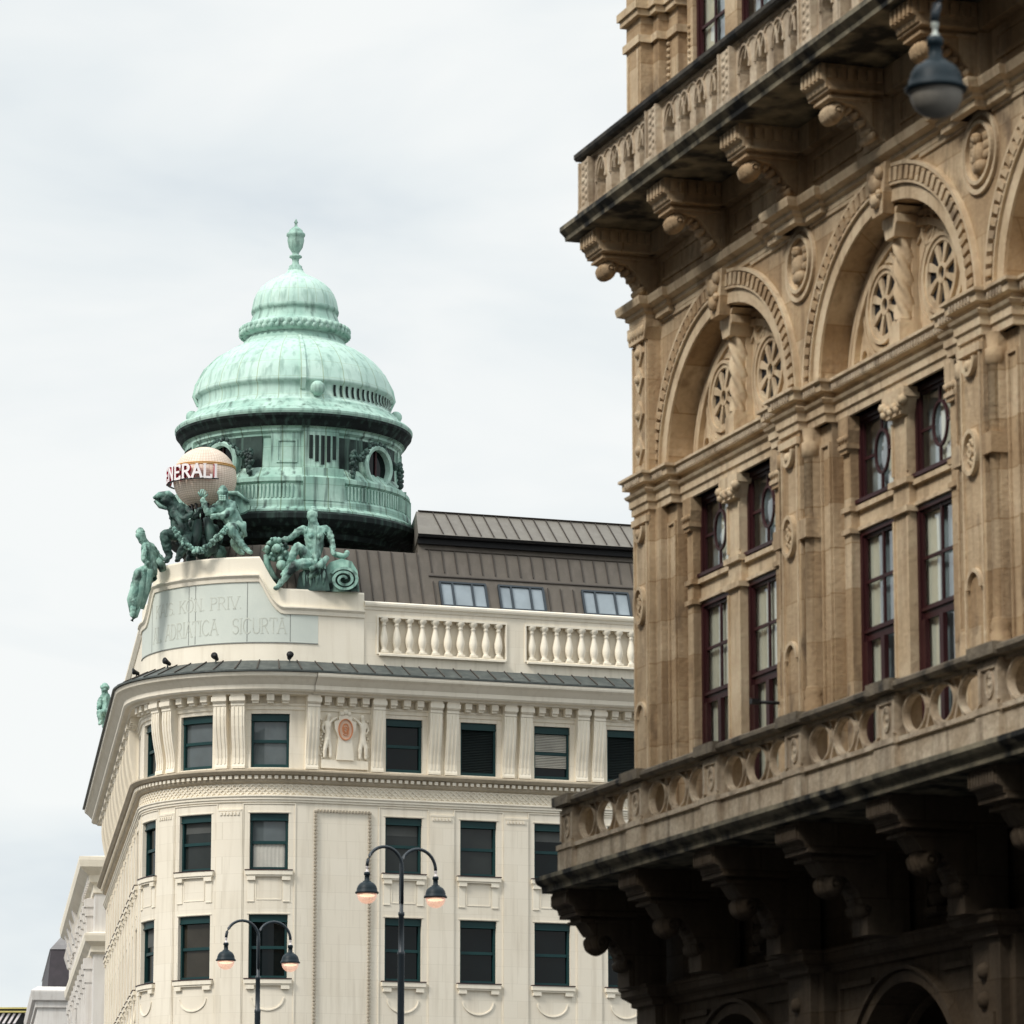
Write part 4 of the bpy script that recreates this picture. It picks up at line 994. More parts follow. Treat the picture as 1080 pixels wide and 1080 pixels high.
# ---- roofs
def tstart(n): return 4.28 + (-n - 1.3) * .27          # the roof runs into the side of the round tower
def rsweep(mb, prof, cap=False):
    r0_ = [(tstart(n), n, z) for n, z in prof]; mb.loft([r0_, [(8.0, n, z) for n, z in prof], [(XR, n, z) for n, z in prof]])
    if cap: mb.add(r0_, [tuple(range(len(r0_)))])
rf = gmb(); rsweep(rf, [(-.35, 25.4), (-.62, 25.75), (-1.05, 26.8), (-1.58, 28.08), (-4, 28.1), (-4, 25.4)], True)
csweep(rf, -ARC - 33.5, 4.6, [(-.35, 25.4), (-.615, 25.75), (-1.045, 26.8), (-1.43, 27.72), (-1.6, 27.74)]); rfo = rf.build('mansard_roof', M['roof'], gb)
sm = gmb()
def seam(mb, t, P): mb.loft([[(t - .012, n, z), (t - .012, n + .05, z + .02), (t + .012, n + .05, z + .02), (t + .012, n, z)] for n, z in P], closed=True, caps=True)
t = XR
seamts = []
while t > 3.0: seamts.append(t); t -= .47
while t > -ARC: seamts.append(t); t -= .40
sky_t = [(4.95, 6.62), (7.12, 8.76), (10.23, 11.95), (13.0, 14.7)]
def zbreak(t): return any(a - .15 < t < b + .15 for a, b in sky_t)
for t in seamts:
    if t > 4.6:
        if not zbreak(t): seam(sm, t, [(-.62, 25.75), (-1.0, 26.68)])
        seam(sm, t, [(-1.15, 27.02), (-1.49, 27.86)])
    else: seam(sm, t, [(-.62, 25.75), (-1.05, 26.8), (-1.42, 27.70)])
csweep(sm, 4.6, XR, [(-1.06, 26.86), (-1.03, 26.88), (-1.05, 26.92), (-1.1, 26.92)], closed=True); csweep(sm, 4.6, XR, [(-1.50, 27.87), (-1.46, 27.89), (-1.50, 27.92), (-1.55, 27.91)], closed=True)
sm.build('standing_seams', M['seam'], rfo)
for i, (a, b) in enumerate(sky_t):
    def rp(z): return -.62 - (z - 25.75) * .43 / 1.05
    z0, z1 = 25.80, 26.62
    f = gmb(); 
    def bar(t0, t1, za, zb, e=.08): f.loft([[(t, rp(za), za), (t, rp(za) + e, za + .03), (t, rp(zb) + e, zb + .03), (t, rp(zb), zb)] for t in (t0, t1)], closed=True, caps=True)
    wd = (b - a); ps = [a, a + wd * .27, a + wd * .70, b]
    for x in ps: bar(x - .035, x + .035, z0, z1)
    bar(a - .02, b + .02, z0 - .06, z0); bar(a - .02, b + .02, z1, z1 + .06)
    fo = f.build('roof_window', M['iron'], gb)
    p = gmb(); p.loft([[(t, rp(z0) + .03, z0), (t, rp(z1) + .03, z1)] for t in (a, b)]); p.build('pane', M['glasssky'], fo)
fa = gmb(); rsweep(fa, [(-1.60, 28.07), (-1.40, 28.08), (-1.58, 28.12), (-1.58, 28.30), (-1.32, 28.31), (-1.28, 28.40)]); fa.build('shadow_fascia', M['black'], gb)  # black colour stands in for the shadow under the upper roof
ur = gmb(); rsweep(ur, [(-1.26, 28.40), (-1.30, 28.44), (-2.5, 29.42), (-6.5, 29.50), (-6.5, 28.2), (-1.6, 28.31), (-1.3, 28.33)], True); uro = ur.build('upper_roof', M['rooftop'], gb)
us2 = gmb()
for t in seamts:
    if t > 4.9: seam(us2, t, [(-1.30, 28.44), (-2.5, 29.42)])
csweep(us2, 4.7, XR, [(-2.48, 29.41), (-2.42, 29.46), (-2.6, 29.50), (-2.6, 29.44)], closed=True)
us2.build('standing_seams', M['seam'], uro)

# ---- domed tower
YT = 146.5; pc = pt(310, 450, YT); TC = GI @ Vector((pc.x, pc.y, 0)); MP = (pc - Vector((0, 0, EYE))).length * 0 + YT / pray(310, 430).y / FPX
def tz(v): return pt(310, v, YT).z
def px(prof): return [(h * MP, tz(v)) for h, v in prof]
TL = (TC.x, TC.y, 0)
def tower(name, prof, material, parent=None, seg=72, smooth=True):
    b = MB(); b.lathe(px(prof), seg=seg, smooth=smooth)
    o = b.build(name, material, parent or gb, None if parent else TL); return o
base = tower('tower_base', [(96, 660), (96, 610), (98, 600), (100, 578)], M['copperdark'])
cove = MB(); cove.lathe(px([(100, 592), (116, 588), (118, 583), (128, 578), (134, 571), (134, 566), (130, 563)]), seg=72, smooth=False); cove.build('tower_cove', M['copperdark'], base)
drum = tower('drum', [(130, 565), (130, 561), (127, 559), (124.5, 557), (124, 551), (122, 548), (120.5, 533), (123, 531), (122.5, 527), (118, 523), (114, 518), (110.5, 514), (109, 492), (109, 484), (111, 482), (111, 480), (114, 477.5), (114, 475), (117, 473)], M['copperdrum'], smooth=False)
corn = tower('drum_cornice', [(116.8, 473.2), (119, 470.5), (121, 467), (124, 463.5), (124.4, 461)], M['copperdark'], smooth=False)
ledge = MB(); ledge.lathe(px([(124.4, 461), (125.2, 459), (125.2, 457), (122, 454), (117, 452), (111, 446), (110, 444), (109, 443)]), seg=72, smooth=False); ledge.build('cornice_roof', M['copperplain'], corn)
dome = tower('dome', [(109, 444), (106.5, 442), (103, 439), (101.5, 435), (101, 430), (102, 424.5), (105, 423), (105, 420.5), (103.5, 417), (102, 410), (98.5, 402), (93, 393.5), (86, 386), (78, 379.5), (70, 374.5), (62, 370.5), (56, 368), (55, 366)], M['copper'])
ln = MB(); ln.lathe(px([(55.5, 368), (54, 364), (52, 361), (50, 359), (54, 358), (57, 355), (58, 351.5), (56.5, 347.5), (52, 345), (48, 344), (47, 341), (45.5, 337), (44.5, 333), (46, 332), (46.5, 329.5), (46, 328)]), seg=72, smooth=True); lno = ln.build('lantern_collar', M['copperplain'], dome)
cap = MB(); cap.lathe(px([(46, 329.5), (45.5, 325), (44, 318), (41.5, 312), (37.5, 306), (32, 301), (25, 296.5), (17, 292.5), (11, 289.5), (8.5, 286)]), seg=72, smooth=True); cap.build('lantern_dome', M['copper'], dome)
fin = MB(); fin.lathe(px([(8.5, 288), (8, 284), (7, 283), (7, 281), (4, 279), (3.4, 276), (4, 273), (6.8, 271.5), (6.5, 270), (3.2, 268.5), (4, 266.5), (7.5, 261), (9, 254), (8.6, 250.5), (10, 249), (10, 246.8), (7.5, 245), (7, 243), (4, 240.5), (1.6, 239), (1.3, 236), (2.2, 234.8), (.4, 231)]), seg=16, smooth=True); fin.build('finial', M['copperplain'], dome)
wr = MB()
for i in range(46):
    a = 2 * math.pi * i / 46
    for dz in (0, 4.2): wr.ball((56.5 * MP * math.cos(a + dz * .02), 56.5 * MP * math.sin(a + dz * .02), tz(354.5 - dz)), 3.4 * MP, 6)
wr.build('wreath', M['copperplain'], dome)
def ang(deg):                      # degrees to the right of the line of sight, as a direction in the tower frame
    wv = Vector((math.sin(R(deg)), -math.cos(R(deg)), 0)); lv = GI.to_3x3() @ wv; return lv.x, lv.y
def polar(b, deg, r, v, z=None):
    d = ang(deg); return (d[0] * r * MP, d[1] * r * MP, tz(v) if z is None else z)
rb = MB()
for q in range(4):
    a = 8 + 90 * q
    P = [(101, 432), (106, 421.5), (103.5, 410), (94.5, 393.5), (80, 379.5), (64, 370.5), (56.5, 366)]
    rb.loft([[polar(rb, a + da, r + dr, v) for da, dr in ((-1.6, -1), (-1.6, 1.6), (1.6, 1.6), (1.6, -1))] for r, v in P], closed=True, caps=True)
rb.build('dome_rib', M['copper'], dome)
# ressaut piers with flutes, panels and balls
def seg_wall(b, a0, a1, r0, r1, v0, v1, k=8):
    rings = []
    for i in range(k + 1):
        a = a0 + (a1 - a0) * i / k
        rings.append([polar(b, a, r0, v0), polar(b, a, r1, v0), polar(b, a, r1, v1), polar(b, a, r0, v1)])
    b.loft(rings, closed=True, caps=True)
for q in range(4):
    a = 8 + 90 * q
    pb = MB(); seg_wall(pb, a, a + 19, 105, 114.5, 516, 478); seg_wall(pb, a - 17, a - .0, 105, 111.5, 516, 479)
    seg_wall(pb, a - .5, a + 20.5, 108, 119.5, 526, 516); seg_wall(pb, a - .3, a + 20, 112, 124.5, 551, 527)
    po = pb.build('drum_pier', M['copperdrum'], drum)
    fl = MB()
    for i in range(5): seg_wall(fl, a + 3 + i * 3.1, a + 4.9 + i * 3.1, 113, 115.2, 512 - 3 * abs(i - 2), 482, 2)
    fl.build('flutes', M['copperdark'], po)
    fr = MB()
    for (a0, a1, v0, v1) in ((a - 14, a - 3, 488, 486), (a - 14, a - 3, 510, 508), (a - 14, a - 13, 508, 488), (a - 4, a - 3, 508, 488)): seg_wall(fr, a0, a1, 110, 112.6, v0, v1, 4)
    fr.build('panel_frame', M['copperdrum'], po)
bl = MB()
for a in (16, 91, -89, 180): p = polar(bl, a, 107.5, 432 if abs(a) < 80 else 440); bl.ball(p, 8 * MP if a == 16 else 6.5 * MP, 14)
bl.build('dome_ball', M['copperplain'], dome)
for a0, a1 in ((-46, 4), (30, 66), (68, 98), (-98, -50)):
    st = MB(); k = int((a1 - a0) / 1.9)
    for i in range(k): seg_wall(st, a0 + (a1 - a0) * i / k, a0 + (a1 - a0) * i / k + .75, 117, 123, 548, 534, 1)
    st.build('drum_band_fluting', M['copperplain'], drum)
dk_ = MB()
for i in range(16):
    a = 27 + i * 4.1
    dk_.loft([[polar(dk_, a + s, r + .8, v) for s in (-.8, .8)] for r, v in ((103.2, 438), (101.6, 434), (101.2, 430), (101.8, 426))])
dk_.build('flare_slots', M['copperdark'], dome)
for a in (52, -37):
    oc = MB(); d = ang(a); d2 = ang(a + 90); zc = tz(507)
    def OP_(x, y, n): return (d[0] * (108 + n) * MP + d2[0] * x * MP, d[1] * (108 + n) * MP + d2[1] * x * MP, zc + y * MP)
    rr = []
    for i in range(40):
        t = 2 * math.pi * i / 40
        rr.append([OP_((17 + e) * math.cos(t), (17.5 + e) * math.sin(t), n) for e, n in ((0, -6), (0, 10), (3.2, 11), (5, 9), (5, -6))])
    rr.append(rr[0]); oc.loft(rr, closed=True); oo = oc.build('oculus', M['copperplain'], drum)
    gp = MB(); gp.loft([[OP_(17.4 * math.cos(2 * math.pi * i / 30), 18 * math.sin(2 * math.pi * i / 30), n) for i in range(30)] for n in (1, 3.4)], closed=True, caps=True); gp.build('pane', M['glass'], oo)
    gb_ = MB(); gb_.loft([[OP_(x, y, 5) for x, y in ((-1, -17), (1, -17), (1, 17), (-1, 17))], [OP_(x, y, 3.5) for x, y in ((-1, -17), (1, -17), (1, 17), (-1, 17))]], closed=True, caps=True); gb_.build('glazing_bar', M['redwood'], oo)
    ga = MB(); random.seed(3)
    for sg in (-1, 1):
        for i in range(46):
            f = i / 45; t = R(90 - sg * 75 * min(1, f * 2))
            if f < .5: x, y = 22 * math.cos(t), 22 * math.sin(t) + 1
            else: x, y = sg * (22 + 14 * (f - .5) * 2), 8 - 3 * math.sin((f - .5) * 6)
            ga.ball(OP_(x + random.uniform(-2, 2), y + random.uniform(-2.5, 2.5), 6 + random.uniform(0, 3)), random.uniform(1.4, 2.8) * MP, 6)
        for i in range(34):
            f = i / 33; ga.ball(OP_(sg * (38 + random.uniform(-3.5, 3.5) * math.sin(f * 3)), 10 - f * 26, 5 + random.uniform(0, 3)), random.uniform(1.6, 3) * MP, 6)
    ga.build('garland', M['bronzedark'], drum)
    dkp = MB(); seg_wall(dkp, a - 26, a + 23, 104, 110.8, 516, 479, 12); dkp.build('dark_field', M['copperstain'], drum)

# ================================================================== STATUES AND GLOBE ON THE CORNER
BODY = [('pel', 'waist'), ('waist', 'chest'), ('chest', 'neck'), ('neck', 'head'), ('head', 'crown'), ('chest', 'shA'), ('shA', 'elA'), ('elA', 'haA'), ('chest', 'shB'), ('shB', 'elB'), ('elB', 'haB'),
        ('pel', 'hipA'), ('hipA', 'knA'), ('knA', 'anA'), ('anA', 'ftA'), ('pel', 'hipB'), ('hipB', 'knB'), ('knB', 'anB'), ('anB', 'ftB')]
def statue(name, Y, d, label, base_px, material='bronze'):
    bp = pt(base_px[0], base_px[1], Y); J = fig_px(Y, d)
    o = figure(name, J, BODY, M[material], None, None, 2, bp); k = Y / FPX; b = MB(); hd_, cr_ = J['head'][0] - bp, J['crown'][0] - bp; ax_ = (hd_ - cr_)
    for a in range(9):
        q = cr_ + Vector((math.cos(a * .8) * 2.6 * k, math.sin(a * .8) * 2.2 * k + .3 * k, .6 * k * math.sin(a * 2.1))) + ax_ * (.12 + .05 * (a % 3)); b.ball(tuple(q), 2.6 * k, 8)
    b.ball(tuple(cr_ + Vector((0, .5 * k, .8 * k))), 3.9 * k, 10); b.build('hair', M[material], o)
    return tag(o, label, 'statue'), bp
def child_px(name, Y, o, bp, mat_, fn):
    b = MB(lambda u, v, dy: pt(u, v, Y + dy) - bp); fn(b, Y / FPX); return b.build(name, M[mat_], o)
def pball(b, u, v, dy, r, k, Y, bp, seg=8, sq=(1, 1, 1)):
    c = pt(u, v, Y + dy) - bp; mp_ = b.mp; b.mp = None; b.ball((c.x, c.y, c.z), r * k, seg, sq); b.mp = mp_
def ptube(b, P, r, Y, bp, k, seg=8):
    pts3 = [pt(u, v, Y + dy) - bp for u, v, dy in P]; mp_ = b.mp; b.mp = None
    b.tube(pts3, [x * k for x in r] if isinstance(r, (list, tuple)) else r * k, seg); b.mp = mp_
# seated woman right of the globe
YS = 140.3
s1, bp1 = statue('statue', YS, {'pel': (331, 592, .1, 8.5), 'waist': (332.5, 579, .15, 6.3), 'chest': (332.5, 565, .15, 8), 'neck': (330.5, 553, .1, 3.2), 'head': (328.8, 543.5, .0, 5.0), 'crown': (330, 538, .05, 4.2),
    'shA': (318, 558, .1, 3.8), 'elA': (306, 568, -.05, 2.9), 'haA': (291, 571, -.2, 2.2), 'shB': (345, 557, .15, 3.8), 'elB': (350.5, 573, .1, 2.9), 'haB': (351, 586, -.1, 2.3),
    'hipA': (326, 592, -.1, 6.2), 'knA': (313.5, 574, -.5, 5), 'anA': (303, 601, -.35, 2.6), 'ftA': (297, 606, -.6, 2.2), 'hipB': (330, 595, -.2, 6.2), 'knB': (311, 595, -.65, 4.8), 'anB': (295.5, 616, -.6, 2.5), 'ftB': (289.5, 622, -.85, 2.2)},
    'green bronze statue of a seated woman beside a scroll, right of the globe', (328, 624))
def seat1(b, k):
    P = [(312, 623), (316, 604), (330, 596), (344, 600), (348, 623)]
    b.loft([[(u, v, dy) for u, v in P] for dy in (-.35, .9)], closed=True, caps=True)
child_px('seat', YS, s1, bp1, 'bronzedark', seat1)
def drap1(b, k):
    for P, r in (([(340, 590, -.3), (335, 603, -.4), (326, 610, -.4)], [4, 4, 2]), ([(345, 588, -.2), (338, 596, -.45), (327, 601, -.55)], [3, 4.5, 3]), ([(352, 584, .1), (362, 587, .1), (367, 584, .1)], [3, 3.4, 2.4])): ptube(b, P, r, YS, bp1, k)
    pball(b, 366, 583, .1, 3, k, YS, bp1)
    for i in range(7): ptube(b, [(322 + i * 3.4, 598 - abs(i - 3) * .6, -.25), (320 + i * 3.6, 608, -.35 + .05 * (i % 2)), (321 + i * 3.3, 621, -.3)], [1.6, 2.0, 1.2], YS, bp1, k, 6)
    for u in (328.2, 337.2): pball(b, u, 565.5, -.12, 3.3, k, YS, bp1, 8)
child_px('drapery', YS, s1, bp1, 'bronze', drap1)
def scroll1(b, k):
    rr = []
    for i in range(61):
        t = i / 60; a = R(150 - 860 * t); r = 13.5 * (1 - t) ** .8 + 2
        cu, cv = 363, 611
        rr.append([(cu + (r + e) * math.cos(a), cv - (r + e) * .82 * math.sin(a), dy) for e, dy in ((-1.8, -.25), (-1.8, -.62), (1.5, -.62), (1.5, .3))])
    b.loft(rr, closed=True, caps=True)
    b.loft([[(363 + 13 * math.cos(R(a)), 611 - 11 * math.sin(R(a)), dy) for a in range(0, 360, 15)] for dy in (-.3, .3)], closed=True, caps=True)
    b.loft([[(u, v, dy) for u, v in ((338, 624), (340, 604), (348, 593), (360, 589), (371, 592), (377, 602), (379, 624))] for dy in (-.15, .4)], closed=True, caps=True)
child_px('scroll', YS, s1, bp1, 'bronze', scroll1)
def flowers1(b, k):
    random.seed(5)
    for i in range(46):
        a = random.uniform(0, 6.28); r = random.uniform(0, 12) ; pball(b, 291 + r * math.cos(a), 579 + r * .95 * math.sin(a), random.uniform(-.4, .1), random.uniform(1.8, 3.6), k, YS, bp1, 6)
    ptube(b, [(281, 585, .0), (282, 597, 0), (288, 609, 0), (297, 617, 0)], [3, 4, 4, 2.5], YS, bp1, k)
    pball(b, 290, 581, .1, 11, k, YS, bp1, 12, (1, .5, 1.1)); pball(b, 301, 592, .2, 10, k, YS, bp1, 10, (1, .6, 1.2)); pball(b, 292, 578, -.4, 5, k, YS, bp1); ptube(b, [(277, 581, 0), (284, 575, -.1), (290, 568, -.1)], [1.5, 3, 2.5], YS, bp1, k)
    pball(b, 297, 596, -.3, 6, k, YS, bp1); pball(b, 304, 588, -.2, 5, k, YS, bp1)
child_px('flower_cluster', YS, s1, bp1, 'bronze', flowers1)
# atlas holding the globe from the right
YA = 140.5
s2, bp2 = statue('statue', YA, {'pel': (249, 555, .2, 8), 'waist': (245, 547, .15, 7.2), 'chest': (237, 538, .05, 8.6), 'neck': (236, 529, -.1, 3.6), 'head': (235, 521, -.25, 5.2), 'crown': (235, 516, -.2, 4.6),
    'shA': (227, 534, -.1, 4.2), 'elA': (219.5, 543, -.45, 3.2), 'haA': (213, 525, -.5, 2.4), 'shB': (246, 533, .1, 4.4), 'elB': (238, 543.5, -.55, 3.4), 'haB': (221, 545, -.6, 2.5),
    'hipA': (250, 558, -.1, 6.2), 'knA': (240.5, 556, -.75, 5.2), 'anA': (258, 578, -.5, 2.9), 'ftA': (266, 583, -.7, 2.4), 'hipB': (254, 560, .2, 6), 'knB': (247, 574, .0, 4.8), 'anB': (252, 581, .3, 2.8), 'ftB': (258, 584, .2, 2.2)},
    'green bronze statue of a crouching man bracing the globe with a raised hand, cloak behind', (246, 586))
def cloak2(b, k):
    P = [[(240, 522, .25), (247, 530, .35), (252, 542, .4)], [(248, 519, .25), (254, 527, .35), (258, 540, .4)], [(256, 521, .25), (260, 529, .35), (261, 538, .4)], [(261, 527, .25), (264, 533, .3), (263, 538, .4)]]
    b.loft(P, smooth=True); b.loft([[(u + 1, v + 1.5, dy + .12) for u, v, dy in r] for r in P], smooth=True)
    for P, r in (([(256, 552, -.1), (257, 562, -.3), (250, 567, -.3)], [4, 4, 2]), ([(250, 551, -.35), (256, 556, -.4), (259, 566, -.3)], [3, 3.4, 2]), ([(239, 520, .1), (250, 520, .25), (262, 529, .3)], [2.2, 2.6, 1.4])): ptube(b, P, r, YA, bp2, k)
child_px('drapery', YA, s2, bp2, 'bronze', cloak2)
def beard2(b, k):
    for i in range(9): pball(b, 232.5 + i % 3 * 2.2, 523.5 + i // 3 * 1.8, -.42, 1.7, k, YA, bp2, 6)
child_px('beard', YA, s2, bp2, 'bronze', beard2)
def hand2(b, k):
    for q in range(4): ptube(b, [(212 + q * 1.2, 524, -.5), (209 + q * 2.4, 519.5, -.55), (210.5 + q * 2, 515.5 + abs(q - 1.5), -.5)], [1.1, 1.0, .7], YA, bp2, k, 6)
    ptube(b, [(215, 525, -.5), (219, 521.5, -.6), (218, 518.5, -.6)], [1.1, 1.0, .7], YA, bp2, k, 6)
child_px('hand', YA, s2, bp2, 'bronze', hand2)
# atlas on the left of the globe, dark
s3, bp3 = statue('statue', YA, {'pel': (191, 563, .1, 8), 'waist': (190, 553, .1, 7), 'chest': (188, 542, .0, 8.4), 'neck': (181, 533, -.1, 3.8), 'head': (175, 527.5, -.25, 5.2), 'crown': (172, 523.5, -.25, 4.6),
    'shA': (182, 540, -.2, 4.2), 'elA': (193, 549, -.5, 3.4), 'haA': (204, 540, -.4, 2.4), 'shB': (196, 537, .1, 4.2), 'elB': (205, 546, -.2, 3.2), 'haB': (212, 535, -.3, 2.4),
    'hipA': (188, 566, -.2, 6.2), 'knA': (172, 563, -.55, 5.4), 'anA': (179, 587, -.4, 3.2), 'ftA': (174, 593, -.6, 2.5), 'hipB': (194, 566, -.1, 6), 'knB': (196, 574, -.6, 5), 'anB': (188, 588, -.5, 2.8), 'ftB': (186, 592, -.7, 2.3)},
    'dark bronze statue of a crouching figure under the left side of the globe', (192, 592), 'bronzedark')
def cloth3(b, k):
    P = [[(161, 525, -.3), (168, 531, -.25), (175, 537, -.2)], [(166, 521, -.2), (170, 525, -.1), (180, 533, -.05)], [(176, 519.5, -.2), (178, 521, 0), (186, 531, .1)], [(184, 522, -.2), (185, 524, 0), (190, 532, .1)]]
    b.loft(P, smooth=True); ptube(b, [(161.5, 525.5, -.3), (168, 522, -.3), (178, 520.5, -.3), (184, 524, -.2)], [1.4, 3.4, 3.4, 2], YA, bp3, k); ptube(b, [(163, 528, -.3), (169, 534, -.3), (176, 536.5, -.3)], [1.5, 2.6, 1.8], YA, bp3, k)
child_px('headcloth', YA, s3, bp3, 'bronze', cloth3)
def rock3(b, k):
    random.seed(11)
    for i in range(26): pball(b, random.uniform(198, 232), random.uniform(552, 590), random.uniform(.1, .9), random.uniform(5, 9), k, YA, bp3, 8)
    for P, r in (([(186, 545, -.5), (193, 556, -.5), (190, 568, -.4)], [2.5, 3, 2]), ([(208, 548, -.1), (207, 566, -.1), (202, 586, 0)], [5, 6, 6]), ([(219, 546, .1), (222, 566, .1), (226, 584, .1)], [5, 6, 7])): ptube(b, P, r, YA, bp3, k)
child_px('drapery', YA, s3, bp3, 'bronzedark', rock3)
# garland slung between the two
yg = YA - .75; bg = pt(209, 588, yg); gd = MB(); random.seed(9); kk = yg / FPX
P = [(184, 558), (189, 567), (196, 575), (204, 580), (211, 580.5), (219, 576), (227, 569), (234, 563), (239, 557)]
for i in range(110):
    f = i / 109 * (len(P) - 1.001); a = int(f); q = f - a; u = P[a][0] * (1 - q) + P[a + 1][0] * q; v = P[a][1] * (1 - q) + P[a + 1][1] * q
    c = pt(u + random.uniform(-2, 2), v + random.uniform(-2.4, 2.4), yg + random.uniform(-.1, .1)) - bg; gd.ball(tuple(c), random.uniform(1.4, 2.5) * kk, 6)
go_ = gd.build('garland', M['bronze'], None, bg); tag(go_, 'green bronze leaf garland slung between the two crouching statues', 'garland')
# globe with lettering
YG = 141.6; gc = pt(216, 505, YG); RG = 33.6 * YG / pray(216, 505).y / FPX
gm = Matrix.Translation((gc.x, gc.y, gc.z))
globe = empty('globe_sign', Matrix.Translation((gc.x, gc.y, gc.z - RG)), 'beige gridded globe carrying crimson and white letters, held up by bronze men', 'sign')
b = MB(); b.lathe([(max(RG * math.sin(R(a)), .001), RG - RG * math.cos(R(a))) for a in range(0, 181, 4)], seg=60); b.ball((0, 0, RG), .05); 
b2_ = MB(); b2_.lathe([(max(RG * math.sin(R(a)), .001), -RG * math.cos(R(a))) for a in range(0, 181, 4)], seg=60); gs_ = b2_.build('sphere', M['globe'], globe, (0, 0, RG))
gr = MB(); 
for z in (.40, .34):
    r = math.sqrt(RG * RG - z * z) + .012; gr.lathe([(r - .03, z - .018), (r + .015, z - .018), (r + .015, z + .018), (r - .03, z + .018)], seg=60)
gr.build('gold_band', M['gold'], globe, (0, 0, RG))
def ring_letters(text, a_right, z, h, wd):
    r1, r2, r3 = RG + .07, RG + .22, RG + .232
    x_end = sum(GW[c] + .13 for c in text)
    x0_ = 0
    for c in text:
        face, side = MB(), MB()
        for q in glyph(c, .17, True):
            def P(x, y, r):
                a = R(a_right + math.degrees((x0_ + x - x_end) * wd / (RG + .2))); return (r * math.sin(a), -r * math.cos(a), z + y * h)
            side.loft([[P(x, y, r) for x, y in q] for r in (r1, r2)], closed=True, caps=True)
            face.loft([[P(x, y, r) for x, y in q] for r in (r2 + .002, r3)], closed=True, caps=True)
        x0_ += GW[c] + .13
        so_ = side.build('letter', M['red'], globe, (0, 0, RG)); face.build('letter_face', M['white'], so_)
ring_letters('GENERALI', 27, -.20, .46, .475)
rr_ = MB(); rr_.lathe([(RG + .11, -.24), (RG + .20, -.24), (RG + .20, -.215), (RG + .11, -.215)], seg=70, a0=-90 - 122, a1=-90 + 26); rr_.build('letter_rail', M['iron'], globe, (0, 0, RG))
st_ = MB(); 
for a in range(0, 360, 24): st_.tube([((RG - .05) * math.cos(R(a)) * .5, (RG - .05) * math.sin(R(a)) * .5, -RG * .8), (0.4 * math.cos(R(a)), .4 * math.sin(R(a)), -RG - .5)], .05, 6)
st_.build('stem', M['black'], globe, (0, 0, RG))
# seated woman in profile at the left end of the attic
YL = 141.0
s4, bp4 = statue('statue', YL, {'pel': (163, 598, .2, 7.5), 'waist': (160, 589, .15, 5.8), 'chest': (156.5, 580, .1, 6.6), 'neck': (152.5, 572, .0, 2.9), 'head': (148, 565, -.1, 4.8), 'crown': (148, 560.5, -.05, 4.2),
    'shA': (152.5, 580, -.2, 3.2), 'elA': (151.5, 590, -.4, 2.5), 'haA': (158, 597, -.4, 2.1), 'shB': (161, 578, .3, 3.4), 'elB': (167, 586, .3, 2.6), 'haB': (175, 592, .3, 2.1),
    'hipA': (160, 602, -.1, 6), 'knA': (146, 603, -.4, 5.2), 'anA': (141, 630, -.3, 3.4), 'ftA': (139, 652, -.4, 2.4), 'hipB': (160, 606, .1, 6), 'knB': (147, 616, -.1, 5.4), 'anB': (146, 636, 0, 4), 'ftB': (141, 646, -.1, 2.8)},
    'green bronze statue of a seated woman in profile at the left end of the attic', (152, 650))
def drap4(b, k):
    for P, r in (([(158, 600, -.3), (154, 620, -.2), (148, 642, -.1)], [5, 5.5, 4]), ([(150, 603, -.4), (148, 622, -.3), (143, 646, -.2)], [4, 5, 3.4]), ([(141, 618, -.4), (138, 632, -.3), (140, 648, -.3)], [3, 4.4, 3]), ([(165, 590, 0), (170, 596, .1), (172, 602, .2)], [4, 5, 4]), ([(145, 640, -.2), (142, 650, -.2), (139, 655, -.2)], [4, 3.5, 2])): ptube(b, P, r, YL, bp4, k)
child_px('drapery', YL, s4, bp4, 'bronze', drap4)
# statue further along the left front
YF = 168.0
s5, bp5 = statue('statue', YF, {'pel': (112, 752, 0, 5), 'waist': (111, 744, 0, 4), 'chest': (111, 736, 0, 5), 'neck': (110.5, 731, 0, 2.2), 'head': (110.5, 727, 0, 3.3), 'crown': (110.5, 724.5, 0, 2.6), 'shA': (107, 736, 0, 2.4), 'elA': (104.5, 742, -.2, 2), 'haA': (103.5, 749, -.3, 1.6),
    'shB': (114, 736, .3, 2.4), 'elB': (115.5, 742, .3, 2), 'haB': (114, 748, .1, 1.6), 'hipA': (111, 753, -.3, 3.6), 'knA': (104.5, 751, -.6, 3.2), 'anA': (106, 762, -.6, 1.9), 'ftA': (105, 764, -.8, 1.5), 'hipB': (113, 754, .2, 3.6), 'knB': (109, 757, -.3, 3.4), 'anB': (109.5, 765, -.3, 2), 'ftB': (109, 768, -.4, 1.5)},
    'small green bronze seated figure on the left front, far from the dome', (111, 768))
child_px('drapery', YF, s5, bp5, 'bronze', lambda b, k: [ptube(b, P, r, YF, bp5, k) for P, r in (([(109, 733, 0), (106, 742, 0), (105, 750, 0)], [2.4, 3, 2.4]), ([(106, 752, -.3), (109, 757, -.3), (113, 758, 0)], [2.6, 3.4, 3]))])
child_px('seat', YF, s5, bp5, 'bronze', lambda b, k: b.loft([[(u, v, dy) for u, v in ((110, 770), (110, 756), (119, 752), (119, 770))] for dy in (-.3, .8)], closed=True, caps=True))
